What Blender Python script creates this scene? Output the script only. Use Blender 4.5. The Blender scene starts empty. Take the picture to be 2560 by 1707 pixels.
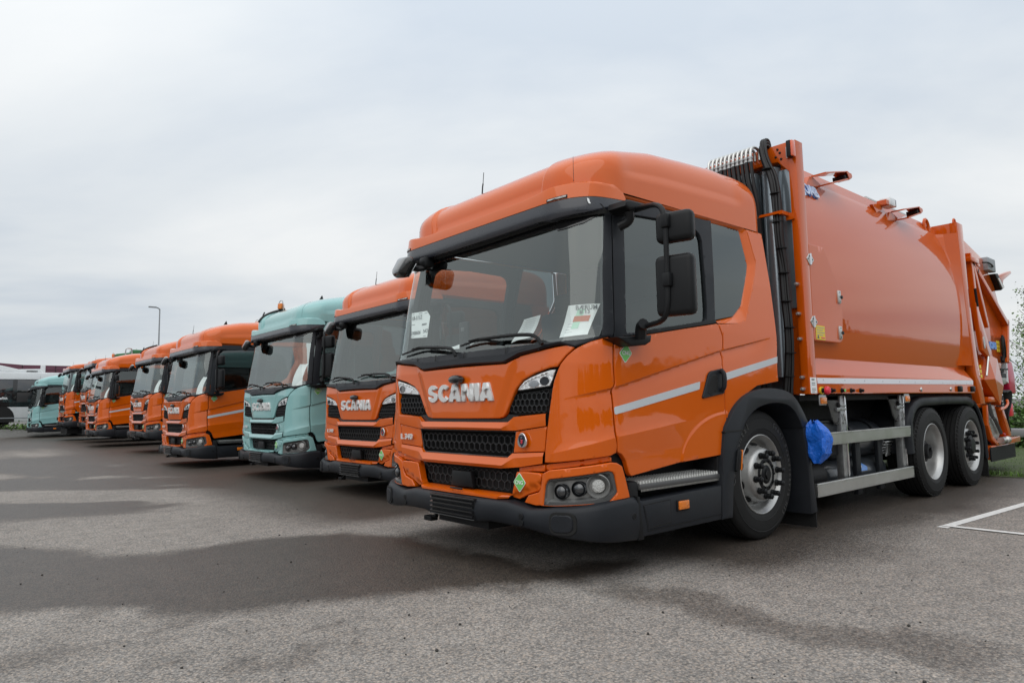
import bpy, bmesh, math, random
import numpy as np
from math import pi, sin, cos, radians
from mathutils import Vector, Matrix, noise
from mathutils.geometry import delaunay_2d_cdt

random.seed(7)
SC = bpy.context.scene
COL = SC.collection

# ------------------------------------------------------------------ camera
cam_d = bpy.data.cameras.new('camera')
cam = bpy.data.objects.new('camera', cam_d)
COL.objects.link(cam)
SC.camera = cam
_yaw, _pit, _rol = radians(49.506), radians(5.472), radians(-1.015)
_fw = Vector((cos(_yaw)*cos(_pit), sin(_yaw)*cos(_pit), sin(_pit)))
_rt = Vector((sin(_yaw), -cos(_yaw), 0))
_up = _rt.cross(_fw)
_r2 = _rt*cos(_rol) + _up*sin(_rol)
_u2 = _up*cos(_rol) - _rt*sin(_rol)
cam.matrix_world = Matrix(((_r2.x, _u2.x, -_fw.x, -2.936), (_r2.y, _u2.y, -_fw.y, -4.020),
                           (_r2.z, _u2.z, -_fw.z, 1.088), (0, 0, 0, 1)))
cam_d.sensor_width = 36
cam_d.sensor_fit = 'HORIZONTAL'
cam_d.lens = 23.715
cam_d.clip_start = 0.05
cam_d.clip_end = 3000

# ------------------------------------------------------------------ light
SUN_EL, SUN_AZ = radians(52), radians(215)      # azimuth measured from +x towards +y
SKY_GAIN = 1.06
world = bpy.data.worlds.new('World')
SC.world = world
world.use_nodes = True
SC.view_settings.view_transform = 'Standard'
SC.view_settings.look = 'None'
SC.view_settings.gamma = 1
SC.view_settings.exposure = 0.0
SC.view_settings.use_curve_mapping = False


def build_world():
    nt = world.node_tree
    N, L = nt.nodes, nt.links
    N.clear()
    out = N.new('ShaderNodeOutputWorld')
    bg = N.new('ShaderNodeBackground')
    sky = N.new('ShaderNodeTexSky')
    sky.sky_type = 'NISHITA'
    sky.sun_disc = False
    sky.sun_elevation = SUN_EL
    sky.sun_rotation = pi/2 - SUN_AZ
    sky.air_density = 1.0
    sky.dust_density = 2.0
    tc = N.new('ShaderNodeTexCoord')
    sep = N.new('ShaderNodeSeparateXYZ')
    L.new(tc.outputs['Generated'], sep.inputs[0])

    def M(op, a, b=None, clamp=False):
        n = N.new('ShaderNodeMath')
        n.operation = op
        n.use_clamp = clamp
        for i, v in enumerate((a, b)):
            if v is None:
                continue
            if isinstance(v, (int, float)):
                n.inputs[i].default_value = v
            else:
                L.new(v, n.inputs[i])
        return n.outputs[0]
    zc = M('MAXIMUM', sep.outputs['Z'], 0.0)
    den = M('ADD', zc, 0.16)
    px = M('DIVIDE', sep.outputs['X'], den)
    py = M('DIVIDE', sep.outputs['Y'], den)
    cmb = N.new('ShaderNodeCombineXYZ')
    L.new(px, cmb.inputs[0])
    L.new(py, cmb.inputs[1])
    # cloud bands lie across the view: stretch the pattern along that bearing
    def dot(v, w):
        n = N.new('ShaderNodeVectorMath')
        n.operation = 'DOT_PRODUCT'
        L.new(v, n.inputs[0])
        n.inputs[1].default_value = w
        return n.outputs['Value']
    rot = N.new('ShaderNodeCombineXYZ')
    L.new(M('ADD', M('MULTIPLY', dot(cmb.outputs[0], (.76, -.65, 0)), .42), 4.3), rot.inputs[0])
    L.new(M('ADD', M('MULTIPLY', dot(cmb.outputs[0], (.65, .76, 0)), .72), 1.9), rot.inputs[1])
    n1 = N.new('ShaderNodeTexNoise')
    n1.inputs['Scale'].default_value = 0.9
    n1.inputs['Detail'].default_value = 7
    n1.inputs['Roughness'].default_value = 0.52
    n1.inputs['Distortion'].default_value = 0.3
    L.new(rot.outputs[0], n1.inputs['Vector'])
    ramp = N.new('ShaderNodeValToRGB')
    e = ramp.color_ramp.elements
    e[0].position = 0.36
    e[0].color = (0.60, 0.665, 0.74, 1)
    e[1].position = 0.63
    e[1].color = (0.92, 0.935, 0.935, 1)
    m = ramp.color_ramp.elements.new(0.49)
    m.color = (0.77, 0.81, 0.84, 1)
    L.new(n1.outputs['Fac'], ramp.inputs[0])
    # overcast decks brighten towards the zenith
    zen = M('ADD', M('MULTIPLY', M('POWER', zc, 1.3), 0.70), 0.84)
    sc = N.new('ShaderNodeVectorMath')
    sc.operation = 'SCALE'
    L.new(ramp.outputs[0], sc.inputs[0])
    L.new(zen, sc.inputs['Scale'])
    # nishita sky shows faintly through the deck
    s2 = N.new('ShaderNodeVectorMath')
    s2.operation = 'SCALE'
    s2.inputs['Scale'].default_value = 0.10
    L.new(sky.outputs[0], s2.inputs[0])
    mix = N.new('ShaderNodeMix')
    mix.data_type = 'RGBA'
    mix.inputs['Factor'].default_value = 0.93
    L.new(s2.outputs[0], mix.inputs['A'])
    L.new(sc.outputs[0], mix.inputs['B'])
    # below the horizon: plain grey ground light
    low = M('GREATER_THAN', sep.outputs['Z'], -0.002)
    mix2 = N.new('ShaderNodeMix')
    mix2.data_type = 'RGBA'
    mix2.inputs['A'].default_value = (0.16, 0.155, 0.15, 1)
    L.new(low, mix2.inputs['Factor'])
    L.new(mix.outputs['Result'], mix2.inputs['B'])
    L.new(mix2.outputs['Result'], bg.inputs['Color'])
    bg.inputs['Strength'].default_value = SKY_GAIN
    L.new(bg.outputs[0], out.inputs[0])


build_world()
sun_d = bpy.data.lights.new('sun', 'SUN')
sun_d.energy = 0.9
sun_d.angle = radians(70)
sun_d.color = (1.0, 0.965, 0.92)
sun = bpy.data.objects.new('sun', sun_d)
COL.objects.link(sun)
_sd = Vector((cos(SUN_EL)*cos(SUN_AZ), cos(SUN_EL)*sin(SUN_AZ), sin(SUN_EL)))
sun.rotation_euler = _sd.to_track_quat('Z', 'Y').to_euler()

# ------------------------------------------------------------------ materials
MATS = {}


def mat(name, col=(0.5, 0.5, 0.5), rough=0.5, metal=0.0, coat=0.0, bump=None, spec=0.5, vary=None, emis=None):
    """principled material; bump=(scale,strength,distance); vary=(scale, amount) slow colour variation"""
    m = bpy.data.materials.new(name)
    m.use_nodes = True
    nt = m.node_tree
    N, L = nt.nodes, nt.links
    b = N['Principled BSDF']
    b.inputs['Base Color'].default_value = (*col, 1)
    b.inputs['Roughness'].default_value = rough
    b.inputs['Metallic'].default_value = metal
    b.inputs['Specular IOR Level'].default_value = spec
    b.inputs['Coat Weight'].default_value = coat
    b.inputs['Coat Roughness'].default_value = 0.03
    tc = N.new('ShaderNodeTexCoord')
    if bump:
        n = N.new('ShaderNodeTexNoise')
        n.inputs['Scale'].default_value = bump[0]
        n.inputs['Detail'].default_value = 4
        L.new(tc.outputs['Object'], n.inputs['Vector'])
        bp = N.new('ShaderNodeBump')
        bp.inputs['Strength'].default_value = bump[1]
        bp.inputs['Distance'].default_value = bump[2]
        L.new(n.outputs['Fac'], bp.inputs['Height'])
        L.new(bp.outputs[0], b.inputs['Normal'])
    if vary:
        n = N.new('ShaderNodeTexNoise')
        n.inputs['Scale'].default_value = vary[0]
        n.inputs['Detail'].default_value = 6
        n.inputs['Roughness'].default_value = 0.65
        L.new(tc.outputs['Object'], n.inputs['Vector'])
        mr = N.new('ShaderNodeMapRange')
        mr.inputs['From Min'].default_value = 0.3
        mr.inputs['From Max'].default_value = 0.7
        mr.inputs['To Min'].default_value = 1-vary[1]
        mr.inputs['To Max'].default_value = 1+vary[1]
        L.new(n.outputs['Fac'], mr.inputs['Value'])
        sc = N.new('ShaderNodeVectorMath')
        sc.operation = 'SCALE'
        sc.inputs[0].default_value = col
        L.new(mr.outputs[0], sc.inputs['Scale'])
        L.new(sc.outputs[0], b.inputs['Base Color'])
        mr2 = N.new('ShaderNodeMapRange')
        mr2.inputs['From Min'].default_value = 0.3
        mr2.inputs['From Max'].default_value = 0.7
        mr2.inputs['To Min'].default_value = max(0, rough-0.07)
        mr2.inputs['To Max'].default_value = rough+0.07
        L.new(n.outputs['Fac'], mr2.inputs['Value'])
        L.new(mr2.outputs[0], b.inputs['Roughness'])
    if emis:
        b.inputs['Emission Color'].default_value = (*emis[0], 1)
        b.inputs['Emission Strength'].default_value = emis[1]
    MATS[name] = m
    return m


def paint(name, col, c0=.015, c1=.09):
    """automotive paint: coloured base, clear coat, faint road film"""
    m = mat(name, col, 0.42, 0, 0.92, spec=0.08)
    nt = m.node_tree
    N, L = nt.nodes, nt.links
    b = N['Principled BSDF']
    b.inputs['Coat IOR'].default_value = 1.55
    tc = N['Texture Coordinate']
    n = N.new('ShaderNodeTexNoise')
    n.inputs['Scale'].default_value = 2.2
    n.inputs['Detail'].default_value = 8
    n.inputs['Roughness'].default_value = 0.7
    L.new(tc.outputs['Object'], n.inputs['Vector'])
    mr = N.new('ShaderNodeMapRange')
    mr.inputs['From Min'].default_value = 0.35
    mr.inputs['From Max'].default_value = 0.75
    mr.inputs['To Min'].default_value = c0
    mr.inputs['To Max'].default_value = c1
    L.new(n.outputs['Fac'], mr.inputs['Value'])
    L.new(mr.outputs[0], b.inputs['Coat Roughness'])
    # very slight orange peel of the lacquer
    n2 = N.new('ShaderNodeTexNoise')
    n2.inputs['Scale'].default_value = 9
    n2.inputs['Detail'].default_value = 1
    L.new(tc.outputs['Object'], n2.inputs['Vector'])
    bp = N.new('ShaderNodeBump')
    bp.inputs['Strength'].default_value = 0.06
    bp.inputs['Distance'].default_value = 0.01
    L.new(n2.outputs['Fac'], bp.inputs['Height'])
    L.new(bp.outputs[0], b.inputs['Coat Normal'])
    return m


def glass(name, tint, ior=1.75):
    m = bpy.data.materials.new(name)
    m.use_nodes = True
    nt = m.node_tree
    N, L = nt.nodes, nt.links
    N.clear()
    o = N.new('ShaderNodeOutputMaterial')
    tr = N.new('ShaderNodeBsdfTransparent')
    tr.inputs[0].default_value = (*tint, 1)
    gl = N.new('ShaderNodeBsdfGlossy')
    gl.inputs['Roughness'].default_value = 0.0
    gl.inputs['Color'].default_value = (0.93, 1.0, 0.98, 1)
    fr = N.new('ShaderNodeFresnel')
    # the node inverts the index on back faces; a thin pane is the same from both sides
    ge = N.new('ShaderNodeNewGeometry')
    m1 = N.new('ShaderNodeMath')
    m1.operation = 'MULTIPLY_ADD'
    L.new(ge.outputs['Backfacing'], m1.inputs[0])
    m1.inputs[1].default_value = -2
    m1.inputs[2].default_value = 1
    pw = N.new('ShaderNodeMath')
    pw.operation = 'POWER'
    pw.inputs[0].default_value = ior
    L.new(m1.outputs[0], pw.inputs[1])
    L.new(pw.outputs[0], fr.inputs[0])
    mx = N.new('ShaderNodeMixShader')
    L.new(fr.outputs[0], mx.inputs[0])
    L.new(tr.outputs[0], mx.inputs[1])
    L.new(gl.outputs[0], mx.inputs[2])
    L.new(mx.outputs[0], o.inputs[0])
    MATS[name] = m
    return m


ORANGE = paint('orange_paint', (0.66, 0.110, 0.001))
TEAL = paint('teal_paint', (0.26, 0.49, 0.485))
BODYOR = paint('body_orange_paint', (0.57, 0.088, 0.001), .01, .04)
BLACK = mat('black_plastic', (0.007, 0.0075, 0.0085), 0.45, spec=0.26, bump=(160, 0.12, 0.002))
GREYPL = mat('dark_grey_plastic', (0.013, 0.015, 0.019), 0.47, spec=0.30, bump=(220, 0.15, 0.002), vary=(5, 0.12))
GLOSSBLK = mat('gloss_black', (0.012, 0.012, 0.013), 0.12, coat=0.5)
VISOR = mat('smoked_visor', (0.024, 0.026, 0.034), 0.28, coat=0.45, vary=(3, 0.1))
DARK = mat('void_black', (0.006, 0.006, 0.006), 0.8)
RUBBER = mat('rubber', (0.013, 0.013, 0.013), 0.66, spec=0.3, bump=(60, 0.2, 0.003), vary=(4, 0.25))
ALU = mat('aluminium', (0.58, 0.58, 0.56), 0.36, 0.9, bump=(40, 0.06, 0.002), vary=(6, 0.08))
ZINC = mat('galvanised_steel', (0.42, 0.43, 0.43), 0.42, 0.85, vary=(22, 0.2))
RIMM = mat('wheel_silver', (0.46, 0.46, 0.45), 0.38, 0.75, vary=(9, 0.12))
CHROME = mat('chrome', (0.75, 0.75, 0.76), 0.12, 1.0)
LETTER = mat('letter_silver', (0.72, 0.72, 0.71), 0.42, 0.25)
GRILLE = mat('grille_plastic', (0.030, 0.031, 0.033), 0.35, spec=0.6)
LAMPSIL = mat('lamp_silver', (0.25, 0.25, 0.245), 0.36, 0.6)
LAMPGREY = mat('lamp_bezel_grey', (0.09, 0.09, 0.09), 0.42, 0.3)
LAMPWH = mat('lamp_reflector', (0.85, 0.87, 0.88), 0.15, 0.35, bump=(55, 0.9, 0.02))
LENSGL = mat('lamp_lens', (0.02, 0.022, 0.025), 0.03, coat=1.0, spec=0.8)
LENSWH = mat('frosted_lens', (0.62, 0.62, 0.6), 0.3, bump=(90, 1.0, 0.02), coat=0.8)
AMBER = mat('amber_lens', (0.75, 0.19, 0.01), 0.2, coat=0.8, bump=(70, 0.5, 0.01))
DOORGL = glass('door_glass', (0.45, 0.50, 0.495), 1.95)
GLASS = glass('clear_glass', (0.93, 0.975, 0.965), 2.0)
TINT = glass('tinted_glass', (0.10, 0.12, 0.12), 1.95)
MIRR = mat('mirror_glass', (0.8, 0.8, 0.8), 0.02, 1.0)
INTER = mat('interior_grey', (0.055, 0.057, 0.06), 0.7)
INTERD = mat('interior_dark', (0.02, 0.021, 0.023), 0.7)
PAPER = mat('paper', (0.90, 0.92, 0.91), 0.6)
INK = mat('ink', (0.10, 0.11, 0.12), 0.7)
INKL = mat('pale_ink', (0.38, 0.40, 0.41), 0.7)
REDOR = mat('orange_print', (0.55, 0.10, 0.02), 0.6)
MINT = mat('mint_print', (0.50, 0.80, 0.62), 0.6)
GREEN = mat('sticker_green', (0.17, 0.55, 0.13), 0.35)
WHITE = mat('white_print', (0.82, 0.84, 0.84), 0.45)
STRIPE = mat('reflective_tape', (0.60, 0.63, 0.66), 0.35, 0.25, bump=(180, 0.5, 0.004))
STRIPEW = mat('white_reflective_tape', (0.78, 0.78, 0.83), 0.35, bump=(150, 0.4, 0.004))
YELLOW = mat('warning_yellow', (0.80, 0.58, 0.03), 0.45)
BLUE = mat('blue_plastic_bag', (0.012, 0.14, 0.66), 0.28, bump=(26, 0.6, 0.03))
BLUEL = mat('letter_blue', (0.12, 0.30, 0.72), 0.3)
PALEBL = mat('letter_pale_face', (0.55, 0.66, 0.85), 0.25)
REDM = mat('red_knob', (0.70, 0.03, 0.05), 0.3)
REDB = mat('red_machine_paint', (0.50, 0.012, 0.06), 0.35, coat=0.4)
CHASS = mat('chassis_black', (0.010, 0.010, 0.011), 0.6, spec=0.25, bump=(30, 0.2, 0.01))
TANKG = mat('tank_dark_grey', (0.035, 0.04, 0.047), 0.28, coat=0.3)
BULKG = mat('bulkhead_grey', (0.22, 0.26, 0.29), 0.22, 0.5, coat=0.5)
HOSE = mat('hose_black', (0.010, 0.010, 0.011), 0.45, spec=0.4)
GREENM = mat('machine_green', (0.02, 0.17, 0.05), 0.4, coat=0.3)
BUSW = mat('bus_white', (0.72, 0.74, 0.75), 0.3, coat=0.4, vary=(1.5, 0.05))
MAROON = mat('maroon_cladding', (0.135, 0.045, 0.07), 0.5)
GREYW = mat('grey_cladding', (0.30, 0.32, 0.34), 0.6, vary=(0.4, 0.06))
NAVY = mat('crest_navy', (0.008, 0.012, 0.03), 0.2, coat=0.6)
CRESTR = mat('crest_red', (0.55, 0.03, 0.05), 0.3)
LINEP = mat('road_marking_paint', (0.74, 0.74, 0.72), 0.6, bump=(70, 0.4, 0.004), vary=(28, 0.16))
STEEL = mat('pole_steel', (0.30, 0.31, 0.32), 0.5, 0.5)
DIAM = mat('tread_plate', (0.55, 0.56, 0.56), 0.36, 0.85, bump=(55, 0.8, 0.01))
# ------------------------------------------------------------------ object helpers
def tag(o, label=None, cat=None, group=None, kind=None):
    if label: o['label'] = label
    if cat: o['category'] = cat
    if group: o['group'] = group
    if kind: o['kind'] = kind
    return o


def empty(name, loc=(0, 0, 0), rz=0.0, parent=None):
    o = bpy.data.objects.new(name, None)
    o.empty_display_size = 0.2
    COL.objects.link(o)
    o.location = loc
    o.rotation_euler = (0, 0, rz)
    if parent: o.parent = parent
    return o


def link(name, me, m, parent=None, smooth=True, angle=35):
    o = bpy.data.objects.new(name, me)
    COL.objects.link(o)
    if parent: o.parent = parent
    if not me.materials:
        for k in (m if isinstance(m, (list, tuple)) else (m,)):
            me.materials.append(k)
    if smooth:
        me.shade_smooth()
        me.set_sharp_from_angle(angle=radians(angle))
    return o


class MB:
    """collects simple shapes and links them as ONE mesh object"""
    def __init__(s):
        s.bm = bmesh.new()
        s.mi = 0

    def faces_since(s, n):
        s.bm.faces.ensure_lookup_table()
        for f in s.bm.faces[n:]:
            f.material_index = s.mi

    def box(s, x0, x1, y0, y1, z0, z1, bev=0.0, seg=2, rot=None, piv=None):
        n = len(s.bm.faces)
        vs = [s.bm.verts.new((x, y, z)) for x in (x0, x1) for y in (y0, y1) for z in (z0, z1)]
        q = [(0, 1, 3, 2), (4, 6, 7, 5), (0, 4, 5, 1), (2, 3, 7, 6), (0, 2, 6, 4), (1, 5, 7, 3)]
        fs = [s.bm.faces.new([vs[i] for i in f]) for f in q]
        if bev:
            es = list({e for f in fs for e in f.edges})
            r = bmesh.ops.bevel(s.bm, geom=es, offset=bev, segments=seg, profile=0.5, affect='EDGES')
            vs = list({v for f in r['faces'] for v in f.verts} | {v for v in vs if v.is_valid})
        if rot is not None:
            c = Vector(piv) if piv else Vector(((x0+x1)/2, (y0+y1)/2, (z0+z1)/2))
            R = rot.to_4x4()
            for v in vs:
                v.co = c + R @ (v.co - c)
        s.faces_since(n)
        return vs

    def prism(s, pts, a, b, axis='y', bev=0.0, seg=2):
        """pts 2D polygon; axis y: pts are (x,z); axis x: (y,z); axis z: (x,y)"""
        n = len(s.bm.faces)
        def mk(p, t):
            return {'y': (p[0], t, p[1]), 'x': (t, p[0], p[1]), 'z': (p[0], p[1], t)}[axis]
        va = [s.bm.verts.new(mk(p, a)) for p in pts]
        vb = [s.bm.verts.new(mk(p, b)) for p in pts]
        fs = [s.bm.faces.new(va), s.bm.faces.new(vb[::-1])]
        k = len(pts)
        for i in range(k):
            j = (i+1) % k
            fs.append(s.bm.faces.new((va[j], va[i], vb[i], vb[j])))
        bmesh.ops.recalc_face_normals(s.bm, faces=fs)
        if bev:
            es = [e for e in {e for f in fs[:2] for e in f.edges}]
            bmesh.ops.bevel(s.bm, geom=es, offset=bev, segments=seg, profile=0.5, affect='EDGES')
        s.faces_since(n)

    def tube(s, pts, r, n=8, cap=True, smooth=2):
        f0 = len(s.bm.faces)
        P = [Vector(p) for p in pts]
        for _ in range(smooth if len(P) > 2 else 0):
            Q = [P[0]]
            for a, b in zip(P[:-1], P[1:]):
                Q += [a*.75+b*.25, a*.25+b*.75]
            P = Q+[P[-1]]
        R = r if isinstance(r, (list, tuple)) else None
        rings = []
        t0 = (P[1]-P[0]).normalized()
        ref = Vector((0, 0, 1)) if abs(t0.z) < .9 else Vector((1, 0, 0))
        side = t0.cross(ref).normalized()
        for i, p in enumerate(P):
            t = (P[min(i+1, len(P)-1)]-P[max(i-1, 0)]).normalized()
            side = (side - t*side.dot(t)).normalized()
            up = t.cross(side)
            rr = R[0]+(R[1]-R[0])*i/(len(P)-1) if R else r
            rings.append([s.bm.verts.new(p+(side*cos(2*pi*k/n)+up*sin(2*pi*k/n))*rr) for k in range(n)])
        for a, b in zip(rings[:-1], rings[1:]):
            for k in range(n):
                s.bm.faces.new((a[k], a[(k+1) % n], b[(k+1) % n], b[k]))
        if cap:
            s.bm.faces.new(rings[0][::-1])
            s.bm.faces.new(rings[-1])
        s.faces_since(f0)

    def lathe(s, prof, c, axis='y', n=40, sgn=1, caps=True):
        """prof: list of (radius, height along axis)"""
        f0 = len(s.bm.faces)
        rings = []
        c = Vector(c)
        for r, h in prof:
            ring = []
            for k in range(n):
                a = 2*pi*k/n
                if axis == 'y': d = Vector((r*cos(a), sgn*h, r*sin(a)))
                elif axis == 'x': d = Vector((sgn*h, r*cos(a), r*sin(a)))
                else: d = Vector((r*cos(a), r*sin(a), sgn*h))
                ring.append(s.bm.verts.new(c+d))
            rings.append(ring)
        fs = []
        for a, b in zip(rings[:-1], rings[1:]):
            for k in range(n):
                fs.append(s.bm.faces.new((a[k], a[(k+1) % n], b[(k+1) % n], b[k])))
        if caps and prof[0][0] > 0: fs.append(s.bm.faces.new(rings[0][::-1]))
        if caps and prof[-1][0] > 0: fs.append(s.bm.faces.new(rings[-1]))
        bmesh.ops.recalc_face_normals(s.bm, faces=fs)
        s.faces_since(f0)

    def grid(s, rows, close=False):
        f0 = len(s.bm.faces)
        V = [[s.bm.verts.new(p) for p in r] for r in rows]
        for a, b in zip(V[:-1], V[1:]):
            m = len(a)
            for k in range(m if close else m-1):
                s.bm.faces.new((a[k], a[(k+1) % m], b[(k+1) % m], b[k]))
        s.faces_since(f0)
        return V

    def build(s, name, m, parent=None, smooth=True, angle=35, weld=True):
        if weld: bmesh.ops.remove_doubles(s.bm, verts=s.bm.verts, dist=1e-5)
        me = bpy.data.meshes.new(name)
        s.bm.to_mesh(me)
        s.bm.free()
        return link(name, me, m, parent, smooth, angle)


def smoothstep(x, a, b):
    t = np.clip((np.asarray(x, float)-a)/(b-a), 0, 1)
    return t*t*(3-2*t)


def resample(loop, step, closed=True):
    out = []
    L = list(loop)
    n = len(L)
    for i in range(n if closed else n-1):
        a = np.array(L[i], float)
        b = np.array(L[(i+1) % n], float)
        k = max(1, int(np.ceil(np.linalg.norm((b-a)[:2])/step)))
        for j in range(k):
            out.append(a+(b-a)*j/k)
    if not closed: out.append(np.array(L[-1], float))
    return np.array(out)


def rounded(loop, r, seg=3):
    """round the corners of a 2D polygon"""
    out = []
    n = len(loop)
    for i in range(n):
        p = np.array(loop[i], float)
        a = np.array(loop[i-1], float)-p
        b = np.array(loop[(i+1) % n], float)-p
        la, lb = np.linalg.norm(a), np.linalg.norm(b)
        ang = np.arccos(np.clip(a@b/(la*lb), -1, 1))
        if ang > 2.75:
            out.append(tuple(p))
            continue
        d = min(r, la*.45, lb*.45)
        p0, p1 = p+a/la*d, p+b/lb*d
        for k in range(seg+1):
            t = k/seg
            out.append(tuple((1-t)**2*p0+2*t*(1-t)*p+t*t*p1))
    return out


def chaikin(pts, it=2):
    P = [np.array(p, float) for p in pts]
    for _ in range(it):
        Q = [P[0]]
        for a, b in zip(P[:-1], P[1:]): Q += [a*.75+b*.25, a*.25+b*.75]
        P = Q+[P[-1]]
    return [tuple(p) for p in P]


def inpoly(P, loop):
    x, y = P[:, 0], P[:, 1]
    L = np.asarray(loop)
    ins = np.zeros(len(P), bool)
    j = len(L)-1
    for i in range(len(L)):
        xi, yi, xj, yj = L[i, 0], L[i, 1], L[j, 0], L[j, 1]
        c = ((yi > y) != (yj > y)) & (x < (xj-xi)*(y-yi)/(yj-yi+1e-30)+xi)
        ins ^= c
        j = i
    return ins


def dist_loop(P, loop):
    L = np.asarray(loop)
    A = L
    B = np.roll(L, -1, 0)
    d = np.full(len(P), 1e9)
    for a, b in zip(A, B):
        ab = b-a
        t = np.clip(((P-a)@ab)/(ab@ab+1e-20), 0, 1)
        q = P-(a+t[:, None]*ab)
        d = np.minimum(d, np.hypot(q[:, 0], q[:, 1]))
    return d


# ------------------------------------------------------------------ the cab's curved skin:  S(u, z)
# u runs round the cab from the middle of the front (u>0 towards the driver's side), z is height
X0 = ([0, 1.05, 1.35, 1.46, 1.56, 2.50, 2.6], [.015, .015, .02, .035, .07, .21, .22])
YS = ([0, 1.62, 2.03, 2.42, 2.52, 3], [1.215, 1.215, 1.192, 1.145, 1.13, 1.1])
LQ, RX, RY = .55, .355, .345


def skin(u, z, x0=None):
    u = np.asarray(u, float)
    z = np.asarray(z, float)
    xx = np.interp(z, *X0) if x0 is None else x0
    ys = np.interp(z, *YS)
    a = ys-RY
    s = np.where(u >= 0, 1., -1.)
    w = np.abs(u)
    t = np.clip((w-a)/LQ, 0, 1)*pi/2
    lin = np.maximum(w-a-LQ, 0)
    y = np.where(w <= a, w, a+RY*np.sin(t))
    x = np.where(w <= a, xx, xx+RX*(1-np.cos(t))+lin)
    return np.stack([x, -s*y, z+0*u], -1)


def crease(u, z):
    """pressed lines of the cab sides"""
    w = np.abs(u)
    z1 = np.interp(w, [.95, 1.345, 1.9, 2.53, 3.1, 3.4], [1.115, 1.195, 1.325, 1.475, 1.585, 1.64])
    A1 = smoothstep(w, 1.0, 1.35)*(1-smoothstep(w, 2.9, 3.25))
    dz = z1-z
    d = -.024*A1*np.where(dz > 0, np.exp(-dz/.085)*smoothstep(dz, 0, .012), 0)
    z2 = np.interp(w, [.8, 1.05, 1.346, 2.0, 2.6], [.755, .815, .885, .955, 1.0])
    A2 = smoothstep(w, .86, 1.05)*(1-smoothstep(w, 1.75, 2.25))
    e = z-z2
    d = d+A2*np.where(e > 0, .016*np.exp(-e/.05), .016+.10*np.maximum(e, -.16))
    q = np.hypot((w-2.62)/.63, (z-.66)/.365)
    d = d+.007*smoothstep(w, 1.9, 2.0)*(w < 2.6)*(1-smoothstep(q, .94, 1.0))*(z < 1.05)
    return d*(z < 1.75)


def crease_lines(sg=1):
    out = []
    w = np.arange(.9, 3.4, .025)
    z1 = np.interp(w, [.95, 1.345, 1.9, 2.53, 3.1, 3.4], [1.115, 1.195, 1.325, 1.475, 1.585, 1.64])
    for d in (.002, -.004, -.012, -.035, -.07, -.12): out.append(np.stack([sg*w, z1+d], 1))
    z2 = np.interp(w, [.8, 1.05, 1.346, 2.0, 2.6], [.755, .815, .885, .955, 1.0])
    m = w < 2.3
    for d in (.045, .018, .004, -.004): out.append(np.stack([sg*w, z2+d], 1)[m])
    t = np.linspace(pi*.48, pi*1.02, 50)
    for q in (.94, .965, .985, 1.0): out.append(np.stack([sg*(2.62+.63*q*np.cos(t)), .66+.365*q*np.sin(t)], 1))
    return out


def cabP(u, z, off=0., x0=None, disp=True):
    h = 2e-3
    p = skin(u, z, x0)
    n = np.cross(skin(u+h, z, x0)-skin(u-h, z, x0), skin(u, z+h, x0)-skin(u, z-h, x0))
    n /= np.linalg.norm(n, axis=-1, keepdims=True)
    o = off+(crease(u, z) if disp else 0)
    return p+n*np.asarray(o)[..., None]


def planeY(y):
    return lambda u, z, off=0.: np.stack([np.asarray(u, float), np.full(np.shape(u), y)-off, np.asarray(z, float)], -1)


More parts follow.
